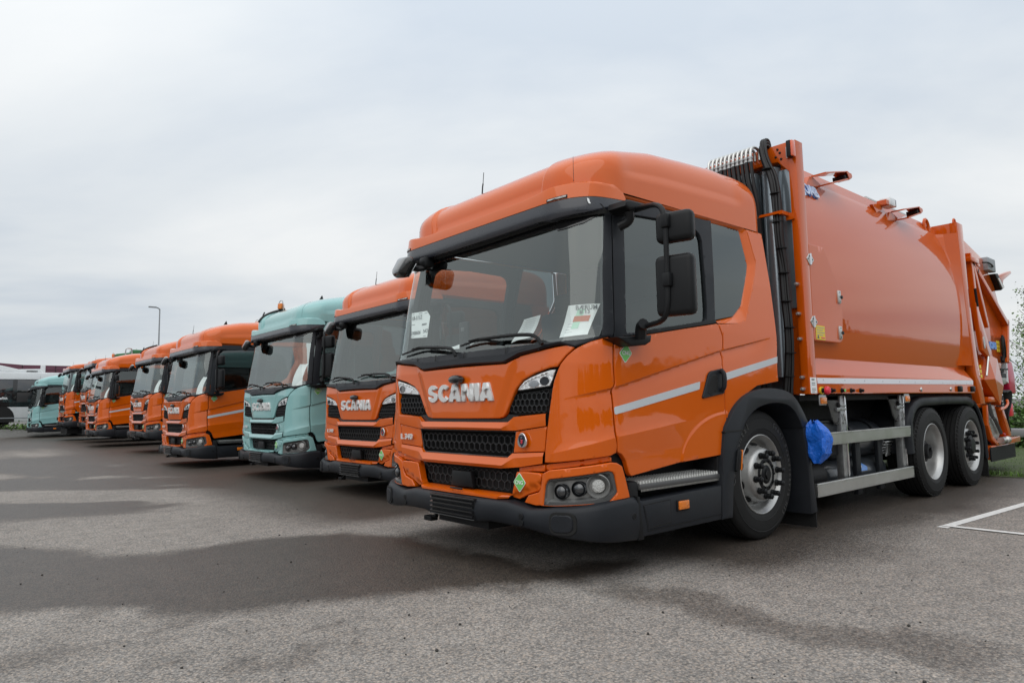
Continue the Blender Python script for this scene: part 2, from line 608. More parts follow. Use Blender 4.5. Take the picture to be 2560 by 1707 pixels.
def surf_mesh(name, loop, P, step=.04, r=.006, thick=.02, holes=(), off=0., bulge=None, rnd=0.0, lines=()):
    """a panel: polygon `loop` in (u,z), mapped through P(u,z,off), with rounded rim and returned edges"""
    if rnd: loop = rounded(loop, rnd)
    loops = [resample(loop, step)]+[resample(h, step) for h in holes]
    area = 0.5*np.sum(loops[0][:, 0]*np.roll(loops[0][:, 1], -1)-np.roll(loops[0][:, 0], -1)*loops[0][:, 1])
    if area < 0: loops[0] = loops[0][::-1]
    for i in range(1, len(loops)):
        q = loops[i]
        if np.sum(q[:, 0]*np.roll(q[:, 1], -1)-np.roll(q[:, 0], -1)*q[:, 1]) > 0: loops[i] = q[::-1]
    pts = []
    edges = []
    for lp in loops:
        b = len(pts)
        k = len(lp)
        pts += [tuple(p) for p in lp]
        edges += [(b+i, b+(i+1) % k) for i in range(k)]
    nb = len(pts)
    ins = []
    if r > 0:
        for lp in loops:
            t = np.roll(lp, -1, 0)-np.roll(lp, 1, 0)
            t /= np.linalg.norm(t, axis=1, keepdims=True)+1e-12
            nrm = np.stack([-t[:, 1], t[:, 0]], 1)
            ins.append(lp+nrm*r)
            ins.append(lp+nrm*r*.4)
    lo = loops[0].min(0)
    hi = loops[0].max(0)
    gx = np.arange(lo[0]+step*.37, hi[0], step)
    gz = np.arange(lo[1]+step*.37, hi[1], step)
    if len(gx) and len(gz):
        G = np.stack(np.meshgrid(gx, gz), -1).reshape(-1, 2)
        G[:, 0] += (np.floor((G[:, 1]-lo[1])/step) % 2)*step*.5
        ins.append(G)
    I = np.concatenate(ins) if ins else np.zeros((0, 2))
    if len(I):
        ok = inpoly(I, loops[0])
        for h in loops[1:]: ok &= ~inpoly(I, h)
        I = I[ok]
    if len(I):
        d = np.min([dist_loop(I, lp) for lp in loops], 0)
        I = I[d > max(r*.35, step*.02)]
        if len(I):
            d = np.min([dist_loop(I, lp) for lp in loops], 0)
            I = I[(d < r*1.05) | (d > r*1.4+step*.25)]
    # pressed lines are meshed along their length so that they stay crisp
    base = len(pts)+len(I)
    LP = []
    if len(lines):
        close = []
        for ln in lines:
            q = np.array(ln)
            ok = inpoly(q, loops[0])
            for h in loops[1:]: ok &= ~inpoly(q, h)
            dd = np.min([dist_loop(q, lp) for lp in loops], 0)
            ok &= dd > r*1.3
            for i in range(len(q)):
                if ok[i]:
                    LP.append(q[i])
                    if i and ok[i-1]: edges.append((base+len(LP)-2, base+len(LP)-1))
        if LP and len(I):
            A = np.array(LP)
            dm = np.min(np.linalg.norm(I[:, None, :]-A[None, :, :], axis=2), 1)
            keep = dm > .008
            cut = len(I)-keep.sum()
            I = I[keep]
            edges = [(a-cut if a >= base else a, b-cut if b >= base else b) for a, b in edges]
    allp = [Vector(p) for p in pts]+[Vector(p) for p in I]+[Vector(p) for p in LP]
    vo, eo, fo, ov, oe, of = delaunay_2d_cdt(allp, edges, [], 0, 1e-6)
    V = np.array([tuple(v) for v in vo])
    F = np.array([tuple(f) for f in fo])
    cen = V[F].mean(1)
    ok = inpoly(cen, loops[0])
    for h in loops[1:]: ok &= ~inpoly(cen, h)
    F = F[ok]
    a2 = (V[F[:, 1], 0]-V[F[:, 0], 0])*(V[F[:, 2], 1]-V[F[:, 0], 1])-(V[F[:, 2], 0]-V[F[:, 0], 0])*(V[F[:, 1], 1]-V[F[:, 0], 1])
    F[a2 < 0] = F[a2 < 0][:, ::-1]
    d = np.min([dist_loop(V, lp) for lp in loops], 0)
    d[d < 1e-5] = 0

    def offs(d):
        if r <= 0: return np.zeros_like(d)
        q = np.minimum(d, r)
        return -(r-np.sqrt(np.maximum(r*r-(r-q)**2, 0)))

    def full(u, z, extra=0.):
        o = off+extra
        if bulge is not None: o = o+bulge(u, z)
        return P(u, z, o)
    pos = full(V[:, 0], V[:, 1], offs(d))
    h = 1.5e-3
    nr = np.cross(full(V[:, 0]+h, V[:, 1])-full(V[:, 0]-h, V[:, 1]), full(V[:, 0], V[:, 1]+h)-full(V[:, 0], V[:, 1]-h))
    nr /= np.linalg.norm(nr, axis=1, keepdims=True)+1e-12
    # outward direction at the rim
    nv = len(V)
    verts = list(map(tuple, pos))
    norms = nr.copy()
    faces = [tuple(int(i) for i in f) for f in F]
    ext = []
    extn = []
    for lp in loops:
        k = len(lp)
        t = np.roll(lp, -1, 0)-np.roll(lp, 1, 0)
        t /= np.linalg.norm(t, axis=1, keepdims=True)+1e-12
        ow = np.stack([t[:, 1], -t[:, 0]], 1)
        p0 = full(lp[:, 0], lp[:, 1], -r)
        p1 = full(lp[:, 0]+ow[:, 0]*1e-3, lp[:, 1]+ow[:, 1]*1e-3, -r)
        on = p1-p0
        on /= np.linalg.norm(on, axis=1, keepdims=True)+1e-12
        pb = full(lp[:, 0], lp[:, 1], -max(thick, r+.002))
        b = nv+len(ext)
        ext += list(map(tuple, p0))+list(map(tuple, pb))
        extn += list(on)+list(on)
        for i in range(k):
            j = (i+1) % k
            faces.append((b+i, b+k+i, b+k+j, b+j))
        if r > 0:
            # tilt the top normals on the rim
            dd = np.linalg.norm(V[:, None, :]-lp[None, :, :], axis=2) if nv*k < 4e6 else None
            if dd is not None:
                near = dd.min(1)
                idx = dd.argmin(1)
                m = (d < r*.999) & (near < step)
                wgt = (1-d[m]/r)[:, None]
                nn = norms[m]*(1-wgt*.8)+on[idx[m]]*wgt*.8
                norms[m] = nn/np.linalg.norm(nn, axis=1, keepdims=True)
    verts += ext
    N = np.concatenate([norms, np.array(extn)]) if ext else norms
    me = bpy.data.meshes.new(name)
    me.from_pydata(verts, [], faces)
    me.shade_smooth()
    me.normals_split_custom_set_from_vertices([tuple(x) for x in N])
    return me


def panel(name, loop, m, parent, P=None, **kw):
    me = surf_mesh(name, loop, P or cabP, **kw)
    me.materials.append(m)
    o = bpy.data.objects.new(name, me)
    COL.objects.link(o)
    o.parent = parent
    return o


def strip(name, rows, m, parent, P=None, n=None, step=.04, smooth=True, angle=30):
    """rows: polylines of (u,z,off); all rows have the same number of key points"""
    P = P or cabP
    R = []
    k = len(rows[0])
    R = [[] for _ in rows]
    for i in range(k-1):
        L = max(np.hypot(r[i+1][0]-r[i][0], r[i+1][1]-r[i][1]) for r in rows)
        q = max(1, int(np.ceil(L/step)))
        for a, r in enumerate(rows):
            for j in range(q):
                t = j/q
                R[a].append([r[i][c]+(r[i+1][c]-r[i][c])*t for c in range(3)])
    for a, r in enumerate(rows): R[a].append(list(r[-1]))
    mb = MB()
    G = []
    for r in R:
        r = np.array(r)
        G.append([tuple(p) for p in P(r[:, 0], r[:, 1], r[:, 2])])
    mb.grid(G)
    return mb.build(name, m, parent, smooth, angle)


def mir(h):
    """mirror a half outline (u>=0, starting and ending on the axis) to a closed polygon"""
    b = [(-u, z) for u, z in h[::-1]]
    out = list(h)
    for p in b:
        if abs(p[0]) < 1e-6: continue
        out.append(p)
    return out


def mir3(h):
    return [(-u, z, o) for u, z, o in h[::-1] if u > 1e-9]+list(h)


def flip(l):
    return [(-u, z) for u, z in l[::-1]]


def honeycomb(name, loop, m, parent, P, w=.068, off=-.006, wall=.16, depth=.018, clipin=.004):
    """moulded hexagon mesh clipped to the outline"""
    L = np.array(loop, float)
    lo, hi = L.min(0), L.max(0)
    mb = MB()
    rh = w/2/cos(pi/6)
    row = 0
    z = lo[1]
    while z < hi[1]+rh:
        u = lo[0]+(w/2 if row % 2 else 0)
        while u < hi[0]+w:
            c = np.array((u, z))
            if inpoly(c[None], L)[0]:
                o = [c+rh*np.array((sin(k*pi/3), cos(k*pi/3))) for k in range(6)]
                i1 = [c+rh*(1-wall)*np.array((sin(k*pi/3), cos(k*pi/3))) for k in range(6)]
                ins = inpoly(np.array(o), L)
                if ins.sum() >= 3:
                    def clamp(p):
                        if inpoly(np.array([p]), L)[0]: return p
                        q = c
                        for t in np.linspace(1, 0, 12):
                            q = c+(p-c)*t
                            if inpoly(q[None], L)[0]: break
                        return q
                    o = [clamp(p) for p in o]
                    i1 = [clamp(p) for p in i1]
                    A = P(np.array([p[0] for p in o]), np.array([p[1] for p in o]), np.full(6, off))
                    B = P(np.array([p[0] for p in i1]), np.array([p[1] for p in i1]), np.full(6, off))
                    D = P(np.array([p[0] for p in i1]), np.array([p[1] for p in i1]), np.full(6, off-depth))
                    va = [mb.bm.verts.new(p) for p in A]
                    vb = [mb.bm.verts.new(p) for p in B]
                    vd = [mb.bm.verts.new(p) for p in D]
                    for k in range(6):
                        j = (k+1) % 6
                        try:
                            mb.bm.faces.new((va[k], va[j], vb[j], vb[k]))
                            mb.bm.faces.new((vb[k], vb[j], vd[j], vd[k]))
                        except ValueError:
                            pass
            u += w
        z += rh*1.5
        row += 1
    return mb.build(name, m, parent, smooth=False, weld=False)


def text_obj(name, body, size, m, parent, M, ext=.004, bold=0.0, bev=0.0, align='CENTER', res=3, sx=1.0, spacing=1.0):
    cu = bpy.data.curves.new(name, 'FONT')
    cu.body = body
    cu.size = size
    cu.extrude = ext
    cu.offset = bold
    cu.bevel_depth = bev
    cu.align_x = align
    cu.align_y = 'CENTER'
    cu.resolution_u = res
    cu.space_character = spacing
    t = bpy.data.objects.new('tmp_text', cu)
    COL.objects.link(t)
    dg = bpy.context.evaluated_depsgraph_get()
    dg.update()
    me = bpy.data.meshes.new_from_object(t.evaluated_get(dg))
    bpy.data.objects.remove(t)
    bpy.data.curves.remove(cu)
    me.name = name
    me.transform(M @ Matrix.Diagonal((sx, 1, 1, 1)))
    me.materials.clear()
    me.materials.append(m)
    o = bpy.data.objects.new(name, me)
    COL.objects.link(o)
    if parent: o.parent = parent
    return o


def frame(o, ex, ey):
    """matrix placing a text plane: origin o, reading direction ex, up ey"""
    ex = Vector(ex).normalized()
    ey = (Vector(ey)-ex*Vector(ey).dot(ex)).normalized()
    ez = ex.cross(ey)
    return Matrix(((ex.x, ey.x, ez.x, o[0]), (ex.y, ey.y, ez.y, o[1]), (ex.z, ey.z, ez.z, o[2]), (0, 0, 0, 1)))


FRONT = ((0, -1, 0), (0, 0, 1))      # text on the front, read from -x
SIDE = ((1, 0, 0), (0, 0, 1))        # text on the driver's side, read from -y
# ------------------------------------------------------------------ truck cab
def rect(u0, u1, z0, z1): return [(u0, z0), (u1, z0), (u1, z1), (u0, z1)]


def roof_point(u, phi):
    """u runs round the cab at roof height, phi 0..pi/2 climbs to the crown"""
    zb = 2.512
    LR = 3.02
    w = abs(u)
    if w <= LR:
        B = skin(np.array(u), np.array(zb))
    else:
        t = min((w-LR)/.16, 1)*pi/2
        e = skin(np.array(math.copysign(LR, u)), np.array(zb))
        s = 1 if u < 0 else -1
        rr = .12
        B = np.array([e[0]+rr*sin(t), e[1]-s*rr*(1-cos(t)), zb])
        if w > LR+.16:
            yy = abs(B[1])*(1-(w-LR-.16)/1.0)
            B = np.array([B[0], s*max(yy, 0), zb])
    bx, by = B[0], B[1]
    A = np.array([1.25, 0.])
    side = min(max((abs(by)-.55)/.5, 0), 1)
    side = side*side*(3-2*side)
    n = 6.0*(1-side)+5.2*side
    if bx > 2.2 and side < .99: n = 5.5
    s = max(cos(phi), 0)**(2/n)
    h = max(sin(phi), 0)**(2/n)
    x = A[0]+s*(bx-A[0])
    y = s*by
    if bx < 1.6:      # pressed centre field behind the visor
        dep = .028*float(1-smoothstep(abs(y), .640+.045*h, .672+.05*h))*float(1-smoothstep(x, .75, 1.25))*float(smoothstep(h, .0, .12))
        x += dep*(1 if x < .5 else 0.4)
    else:
        dep = 0
    H = float(np.interp(x, [.2, .3, .45, .65, 1.0, 1.4, 1.8, 2.1, 2.36], [.275, .320, .365, .418, .492, .528, .556, .548, .53]))
    z = zb+H*h-dep*.35
    # shallow side swage
    if side > .5 and .55 < x < 2.1:
        q = float(smoothstep(h, .36, .40))*float(smoothstep(x, .5, .7)*(1-smoothstep(x, 1.95, 2.1)))
        y *= 1-.011*q*side
    return (x, y, z)


def build_roof(m, parent, flat=1.0):
    mb = MB()
    us = np.concatenate([np.linspace(0, .60, 14), np.linspace(.61, .77, 24), np.linspace(.79, 1.4, 20), np.linspace(1.45, 3.02, 32),
                         np.linspace(3.04, 3.18, 8), np.linspace(3.25, 4.18, 10)])
    us = np.concatenate([-us[::-1], us[1:]])
    phis = np.concatenate([np.linspace(0, .12, 5), np.linspace(.16, 1.3, 26), np.linspace(1.36, pi/2-.0005, 8)])
    rows = []
    for p in phis:
        r = []
        for u in us:
            q = roof_point(u, p)
            r.append((q[0], q[1], 2.512+(q[2]-2.512)*flat))
        rows.append(r)
    mb.grid(rows)
    o = mb.build('roof', m, parent, angle=60)
    return o


def bumper_plan():
    pts = [(0, -.088, .468, .303), (.27, -.088, .468, .303), (.395, -.084, .470, .322), (.46, -.076, .470, .321), (.56, -.064, .470, .318),
           (.66, -.050, .452, .312), (.76, -.038, .437, .306), (.86, -.032, .447, .296), (.95, -.022, .460, .288), (1.02, -.006, .466, .283), (1.09, .024, .473, .277),
           (1.15, .068, .480, .270), (1.195, .125, .488, .262), (1.225, .20, .497, .254), (1.238, .29, .507, .247), (1.242, .38, .513, .243), (1.242, .455, .505, .239)]
    return pts


def build_bumper(parent, m, wide=0.0):
    pts = bumper_plan()
    P2 = [np.array((x, -y)) for y, x, _, _ in pts]
    rows = []
    full = []
    for i, (y, x, zt, zb) in enumerate(pts):
        a = P2[max(i-1, 0)]
        b = P2[min(i+1, len(P2)-1)]
        t = (b-a)/np.linalg.norm(b-a)
        n = np.array((-abs(t[1]), -abs(t[0]))) if i else np.array((-1., 0.))
        n = n/np.linalg.norm(n)
        sec = [(-.16, zb+.012), (-.03, zb), (-.012, zb+.004), (.0, zb+.016), (.008, zb+(zt-zb)*.45), (.004, zt-.04), (-.004, zt-.018), (-.018, zt-.004), (-.036, zt), (-.19, zt+.002)]
        full.append([(x+n[0]*d, -y+n[1]*d, z) for d, z in sec])
    left = [[(p[0], -p[1], p[2]) for p in s] for s in full[:0:-1]]
    mb = MB()
    mb.grid(left+full)
    return mb.build('bumper', m, parent, angle=50)


def cng_sticker(parent, P, u, z, s, nm='gas_sticker', th=.003):
    base = tag(panel(nm, [(u, z+s*.75), (u+s*.72, z), (u, z-s*.75), (u-s*.72, z)], WHITE, parent, P=P, off=th, r=0, thick=0, step=.05, rnd=.012))
    panel('sticker_face', [(u, z+s*.68), (u+s*.655, z), (u, z-s*.68), (u-s*.655, z)], GREEN, base, P=P, off=th+.0015, r=0, thick=0, step=.05, rnd=.01)
    p = P(np.array([u, u+.001, u]), np.array([z, z, z+.001]), np.array([th+.004]*3))
    text_obj('lettering', 'CNG', s*.42, WHITE, base, frame(p[0], p[1]-p[0], p[2]-p[0]), ext=.0006, bold=s*.008)
    for k in (-1, 1):
        q = P(np.array([u+k*s*.5]), np.array([z]), np.array([th+.003]))[0]
    return base


def make_wheel(parent, c, R, W, style, side=-1):
    """style: 'front' bulging disc, 'drive' deep dish, 'tag' shallow dish with black nuts"""
    w = empty('wheel', c, 0, parent)
    sg = side
    mb = MB()
    Y = lambda h: h       # +h = outboard
    prof = [(.285, -.30), (.288, -W), (R-.045, -W), (R-.012, -W+.02), (R, -W+.06)]
    # tread with circumferential grooves
    k = 5
    for i in range(k):
        a = -W+.06+(W-.10)*i/k
        b = a+(W-.10)/k
        prof += [(R, a), (R, b-.014), (R-.014, b-.012), (R-.014, b-.002)]
    prof += [(R, -.035), (R-.006, -.018), (R-.020, -.003), (R-.04, .006), (R-.058, .011), (R-.063, .0145), (R-.067, .0125), (R-.10, .017), (R-.135, .016), (R-.148, .017),
             (R-.152, .0135), (R-.165, .011), (.322, .004), (.315, .000), (.311, -.006), (.30, -.03)]
    mb.lathe(prof, (0, 0, 0), 'y', 72, sg, caps=False)
    # shoulder blocks
    for i in range(0 if style == 'front' else 60):
        a = 2*pi*i/60
        ca, sa = cos(a), sin(a)
        rr = Matrix(((ca, 0, -sa), (0, 1, 0), (sa, 0, ca)))
        mb.box(R-.022, R-.003, sg*-.028 if sg > 0 else .005, sg*-.005 if sg > 0 else .028, -.014, .014, rot=rr, piv=(0, 0, 0))
    mb.build('tyre', RUBBER, w, angle=28)
    mb = MB()
    lip = [(.288, -.20), (.290, -.05), (.296, -.022), (.309, -.014), (.315, -.004), (.315, .004), (.309, .007), (.303, .003), (.297, -.010), (.283, -.022), (.276, -.05)]
    if style == 'front':
        lip += [(.272, -.085), (.262, -.10), (.245, -.085), (.228, -.045), (.213, .0), (.205, .022), (.190, .036), (.165, .042), (.10, .042)]
        hub_y, nut_y = .042, .042
    elif style == 'drive':
        lip += [(.270, -.08), (.272, -.14), (.262, -.165), (.235, -.175), (.20, -.18), (.10, -.18)]
        hub_y, nut_y = -.18, -.18
    else:
        lip += [(.272, -.075), (.262, -.10), (.248, -.105), (.228, -.075), (.214, -.045), (.200, -.032), (.165, -.028), (.10, -.028)]
        hub_y, nut_y = -.028, -.028
    mb.lathe(lip, (0, 0, 0), 'y', 64, sg)
    mb.build('rim', RIMM, w, angle=40)
    # hand holes of the disc
    if style != 'drive':
        for i in range(10):
            a = 2*pi*(i+.5)/10
            o = MB()
            r0 = .232
            yy = (-.052 if style == 'front' else -.080)
            tilt = math.atan2(.045, .017)
            rad = Vector((cos(a), 0, sin(a)))
            tan = Vector((-sin(a), 0, cos(a)))
            slope = (rad*cos(tilt)+Vector((0, -sg, 0))*sin(tilt)*1.0).normalized()
            nn = Vector((0, sg, 0))*cos(tilt)+rad*sin(tilt)
            cc = rad*r0+Vector((0, sg*yy, 0))+nn*.005
            ring = [o.bm.verts.new(cc+tan*cos(t)*.039+slope*sin(t)*.027) for t in np.linspace(0, 2*pi, 20, endpoint=False)]
            f = o.bm.faces.new(ring)
            o.build('hand_hole', DARK, w, smooth=False)
    mb = MB()
    if style == 'front':
        hp = [(.135, -.02), (.135, .012), (.128, .030), (.112, .036), (.096, .036), (.092, .012), (.085, .010), (.080, .016), (.074, .030), (.055, .042), (.0, .044)]
        mb.lathe([(r, hub_y-.03+h) for r, h in hp], (0, 0, 0), 'y', 32, sg)
        for i in range(10):
            a = 2*pi*i/10
            mb.lathe([(.009, hub_y), (.009, hub_y+.016), (.0, hub_y+.018)], (.104*cos(a), 0, .104*sin(a)), 'y', 6, sg)
        mb.lathe([(.040, hub_y), (.040, hub_y+.020), (.036, hub_y+.024), (0, hub_y+.024)], (0, 0, 0), 'y', 6, sg)
    elif style == 'drive':
        mb.lathe([(.185, hub_y-.02), (.185, hub_y+.015), (.150, hub_y+.03), (.135, hub_y+.06), (.115, hub_y+.10), (.085, hub_y+.11), (.08, hub_y+.145), (.045, hub_y+.15), (.04, hub_y+.125), (0, hub_y+.125)], (0, 0, 0), 'y', 32, sg)
    else:
        mb.lathe([(.13, hub_y-.02), (.13, hub_y+.02), (.10, hub_y+.035), (.085, hub_y+.05), (.0, hub_y+.055)], (0, 0, 0), 'y', 32, sg)
    mb.build('hub', BLACK if style != 'drive' else CHASS, w, angle=30)
    cap = None
    for i in range(10):
        a = 2*pi*i/10+.15
        if cap is None:
            mb = MB()
            L = .068 if style != 'drive' else .03
            y0 = nut_y
            mb.lathe([(.026, y0), (.026, y0+.012), (.021, y0+.015), (.021, y0+L*.60), (.019, y0+L*.63), (.0215, y0+L*.68), (.021, y0+L*.86), (.014, y0+L*.97), (0, y0+L)], (0, 0, 0), 'y', 14, sg)
            cap = mb.build('lug_nut_cap', BLACK if style != 'drive' else CHASS, w, angle=40)
            me = cap.data
        else:
            cap = bpy.data.objects.new('lug_nut_cap', me)
            COL.objects.link(cap)
            cap.parent = w
        cap.location = (.1675*cos(a), 0, .1675*sin(a))
    return w


HOODH = [(0, 1.380), (.505, 1.374), (.57, 1.393), (.64, 1.422), (1.06, 1.467), (1.088, 1.446), (1.034, 1.398), (.993, 1.350), (.979, 1.331), (.92, 1.326), (.784, 1.298), (.663, 1.258),
         (.600, 1.208), (.571, 1.172), (.519, 1.086), (.488, 1.040), (.462, 1.016), (.42, 1.006), (0, 1.004)]
DRLP = [(.970, 1.322), (.945, 1.255), (.918, 1.206), (.586, 1.181), (.613, 1.213), (.671, 1.252), (.744, 1.277), (.838, 1.299), (.92, 1.315)]
MESHP = [(.913, 1.196), (.895, 1.044), (.580, 1.029), (.540, 1.040), (.508, 1.062), (.579, 1.170)]
CORNER = [(1.092, 1.440), (1.040, 1.396), (1.0, 1.348), (.977, 1.303), (.951, 1.243), (.938, 1.194), (.913, 1.061), (.892, .956), (.864, .789), (.858, .728), (.944, .733), (1.311, .772), (1.33, .781), (1.350, .788),
          (1.354, .836), (1.341, .887), (1.338, 1.054), (1.336, 1.170), (1.352, 1.222), (1.336, 1.478), (1.326, 1.494), (1.291, 1.511), (1.249, 1.503), (1.179, 1.485), (1.133, 1.462)]
DOORP = [(1.345, 1.478), (1.36, 1.222), (1.346, 1.168), (1.348, 1.051), (1.351, .906), (1.360, .790), (1.394, .777), (1.437, .731), (1.460, .661), (1.478, .635), (1.996, .686), (2.482, .708),
         (2.492, .721), (2.566, .888), (2.578, .948), (2.576, 1.162), (2.566, 1.411), (2.526, 1.583), (2.468, 1.672), (2.441, 1.673), (1.617, 1.541), (1.421, 1.519)]
REARP = [(2.476, 1.672), (2.534, 1.583), (2.574, 1.411), (2.584, 1.162), (2.586, .95), (2.633, .985), (2.735, 1.074), (2.897, 1.155), (3.044, 1.213), (3.236, 1.236), (3.378, 1.252), (3.365, 1.436), (3.312, 1.71), (3.232, 2.036), (3.122, 2.46), (3.108, 2.508),
         (2.872, 2.507), (3.001, 2.236), (2.986, 2.133), (2.847, 1.726), (2.754, 1.697)]
FOUT = [(2.47, 1.677), (2.754, 1.697), (2.847, 1.726), (2.986, 2.133), (3.001, 2.236), (2.872, 2.500), (2.80, 2.518), (2.295, 2.516), (1.262, 2.500)]
FINN = [(2.47, 1.700), (2.711, 1.752), (2.822, 1.846), (2.906, 2.133), (2.919, 2.209), (2.80, 2.480), (2.76, 2.497), (2.300, 2.487), (1.262, 2.474)]
QGLS = [(2.452, 1.704), (2.711, 1.752), (2.822, 1.846), (2.906, 2.133), (2.919, 2.209), (2.795, 2.497), (2.372, 2.494)]
DGLS = [(1.435, 1.540), (2.329, 1.690), (2.324, 1.792), (2.245, 2.307), (2.216, 2.358), (2.151, 2.388), (1.751, 2.394), (1.40, 2.370), (1.345, 2.313)]
HLHOUSE = [(.803, .543), (.824, .570), (.846, .661), (.915, .688), (1.305, .733), (1.348, .727), (1.385, .706), (1.405, .65), (1.448, .507), (1.294, .499), (1.194, .487), (.846, .461), (.771, .453), (.66, .463), (.702, .514)]
HLINS = [(.847, .463), (.871, .589), (.893, .619), (.912, .630), (1.285, .680), (1.312, .674), (1.326, .655), (1.346, .553), (1.336, .538), (1.294, .501), (1.194, .489)]
HLINN = [(.876, .490), (.888, .590), (.906, .613), (.931, .622), (1.275, .662), (1.298, .655), (1.322, .562), (1.317, .549), (1.257, .521), (1.072, .498)]
CHEEK = [(.600, .657), (.701, .663), (.815, .662), (.836, .652), (.818, .572), (.797, .548), (.697, .518), (.605, .479), (.535, .484), (.550, .508)]


def build_cab(color, group, name):
    """one complete truck cab with chassis stub; every piece is a child of the returned empty"""
    T = empty(name)
    np_ = np
    nod = lambda u, z, o=0.: cabP(u, z, o, None, False)

    # ---- dark structure behind the skins
    mb = MB()
    us = np.linspace(-3.34, 3.34, 140)
    zlo = np.where(np.abs(us) < 2.38, .70, 1.24)
    mb.grid([[tuple(p) for p in nod(us, np.maximum(zlo, z), np.full(140, -.05))] for z in (.70, 1.0, 1.3, 1.47)])
    mb.build('cab_frame', DARK, T)
    mb = MB()
    mb.box(2.22, 2.26, -1.09, 1.09, 1.2, 2.6)
    mb.build('rear_wall', INTERD, T, smooth=False)
    mb = MB()
    mb.box(2.27, 2.30, -1.12, 1.12, 1.25, 2.52)
    mb.build('cab_back', color, T, smooth=False)
    mb = MB()
    mb.grid([[(x, y*w, 2.50) for y in np.linspace(-1, 1, 9)] for x, w in ((.28, .9), (.5, 1.07), (2.25, 1.07))])
    mb.build('headliner', INTER, T)
    mb = MB()
    mb.box(.35, 1.45, -1.1, 1.1, .84, .90)
    mb.box(1.45, 2.25, -1.1, 1.1, 1.16, 1.22)
    mb.build('cab_floor', INTERD, T, smooth=False)

    # ---- interior
    mb = MB()
    mb.prism([(.20, 1.0), (.20, 1.47), (.34, 1.50), (.55, 1.49), (.66, 1.38), (.66, 1.0)], -1.08, 1.08, 'y', .03)
    mb.box(.46, .70, -.85, -.25, 1.40, 1.57, .04)
    mb.build('dashboard', INTER, T)
    mb = MB()
    ct, ax = Vector((.78, -.56, 1.60)), Vector((-.42, 0, .9)).normalized()
    e1 = Vector((0, 1, 0))
    e2 = ax.cross(e1)
    ring = [ct+(e1*cos(t)+e2*sin(t))*.225 for t in np.linspace(0, 2*pi, 33)]
    mb.tube(ring, .016, 8, smooth=0)
    mb.tube([ct-e1*.22, ct-ax*.03, ct+e1*.22], .014, 6)
    mb.tube([ct-ax*.02, ct-ax*.3], .03, 8)
    mb.build('steering_wheel', INTERD, T)
    for y in (-.56, .56):
        mb = MB()
        mb.box(1.12, 1.62, y-.25, y+.25, 1.20, 1.36, .05, 3)
        mb.box(1.56, 1.72, y-.24, y+.24, 1.30, 1.98, .06, 3, Matrix.Rotation(radians(-8), 3, 'Y'))
        mb.box(1.62, 1.72, y-.13, y+.13, 1.98, 2.16, .04, 3)
        mb.box(1.2, 1.55, y-.16, y+.16, .9, 1.2)
        mb.build('seat', INTERD, T)

    # ---- roof and visor
    build_roof(color, T)
    n = 81
    us = np.linspace(-1.346, 1.346, n)
    w = np.abs(us)
    zt = np.interp(w, [0, .60, .76, .86, 1.03, 1.15, 1.25, 1.31, 1.346], [2.500, 2.502, 2.512, 2.528, 2.540, 2.546, 2.540, 2.510, 2.460])
    zm = np.interp(w, [0, .85, 1.1, 1.346], [2.427, 2.425, 2.442, 2.456])
    zb = np.interp(w, [0, .79, .85, 1.107, 1.193, 1.233, 1.315, 1.346], [2.312, 2.316, 2.303, 2.334, 2.355, 2.373, 2.440, 2.454])

    mrg = smoothstep(w, 1.16, 1.346)

    def row(z, x0, off=0.):
        x0 = x0+(np.interp(z, *X0)-.004-x0)*mrg
        p = cabP(us, z, np.full(n, off), x0, False)
        return [tuple(q) for q in p]
    mb = MB()
    mb.grid([row(np.maximum(zt+.016, zm+.002), .19), row(np.maximum(zt+.012, zm+.002), .13), row(np.maximum(zt, zm+.001), .102), row(np.maximum(zt-.012, zm), .098), row(zm+.001, .094), row(zm+.001, .14)])
    mb.build('visor_trim', color, T, angle=38)
    mb = MB()
    mb.grid([row(zm-.002, .14), row(zm-.002, .096), row(zb*.5+zm*.5, .091), row(np.minimum(zb+.008, zm-.002), .093), row(np.minimum(zb, zm-.002), .100), row(np.minimum(zb+.004, zm-.002), .17)])
    mb.build('sun_visor', VISOR, T, angle=45)
    mb = MB()
    us2 = np.linspace(-1.22, 1.22, 41)
    z2 = np.interp(np.abs(us2), [0, 1.0, 1.22], [2.355, 2.37, 2.40])
    mb.grid([[tuple(p) for p in cabP(us2, z2, np.full(41, .0), .105, False)], [tuple(p) for p in cabP(us2, z2-.06, np.full(41, .012), .17, False)]])
    mb.build('visor_underside', DARK, T)
    for s in (-1, 1):
        pv = lambda u, z, o=0.: cabP(u, z, o, .096, False)
        q = [(s*.848, 2.428), (s*1.0, 2.439), (s*1.0, 2.462), (s*.848, 2.448)]
        if s < 0: q = q[::-1]
        lamp = panel('marker_lamp', q, BLACK, T, P=pv, off=.006, r=.002, thick=.012)
        q2 = [(s*.855, 2.433), (s*.992, 2.444), (s*.992, 2.457), (s*.855, 2.444)]
        if s < 0: q2 = q2[::-1]
        panel('marker_lens', q2, LENSWH, lamp, P=pv, off=.008, r=.002, thick=.004)

    for s in (-1, 1):
        q = MB()
        q.tube([roof_point(s*.96, p) for p in np.linspace(.02, 1.2, 18)], .0015, 5, smooth=0)
        q.build('roof_seam', DARK, T)
    # ---- glazing
    mb = MB()
    zz = np.linspace(1.475, 2.47, 22)
    rows = []
    for z in zz:
        e = np.interp(z, [1.475, 1.53, 1.60, 2.47], [1.20, 1.235, 1.243, 1.168])
        uu = np.linspace(-e, e, 81)
        rows.append([tuple(p) for p in nod(uu, np.full(81, z), np.full(81, -.004))])
    mb.grid(rows)
    mb.build('windscreen', GLASS, T, angle=80)
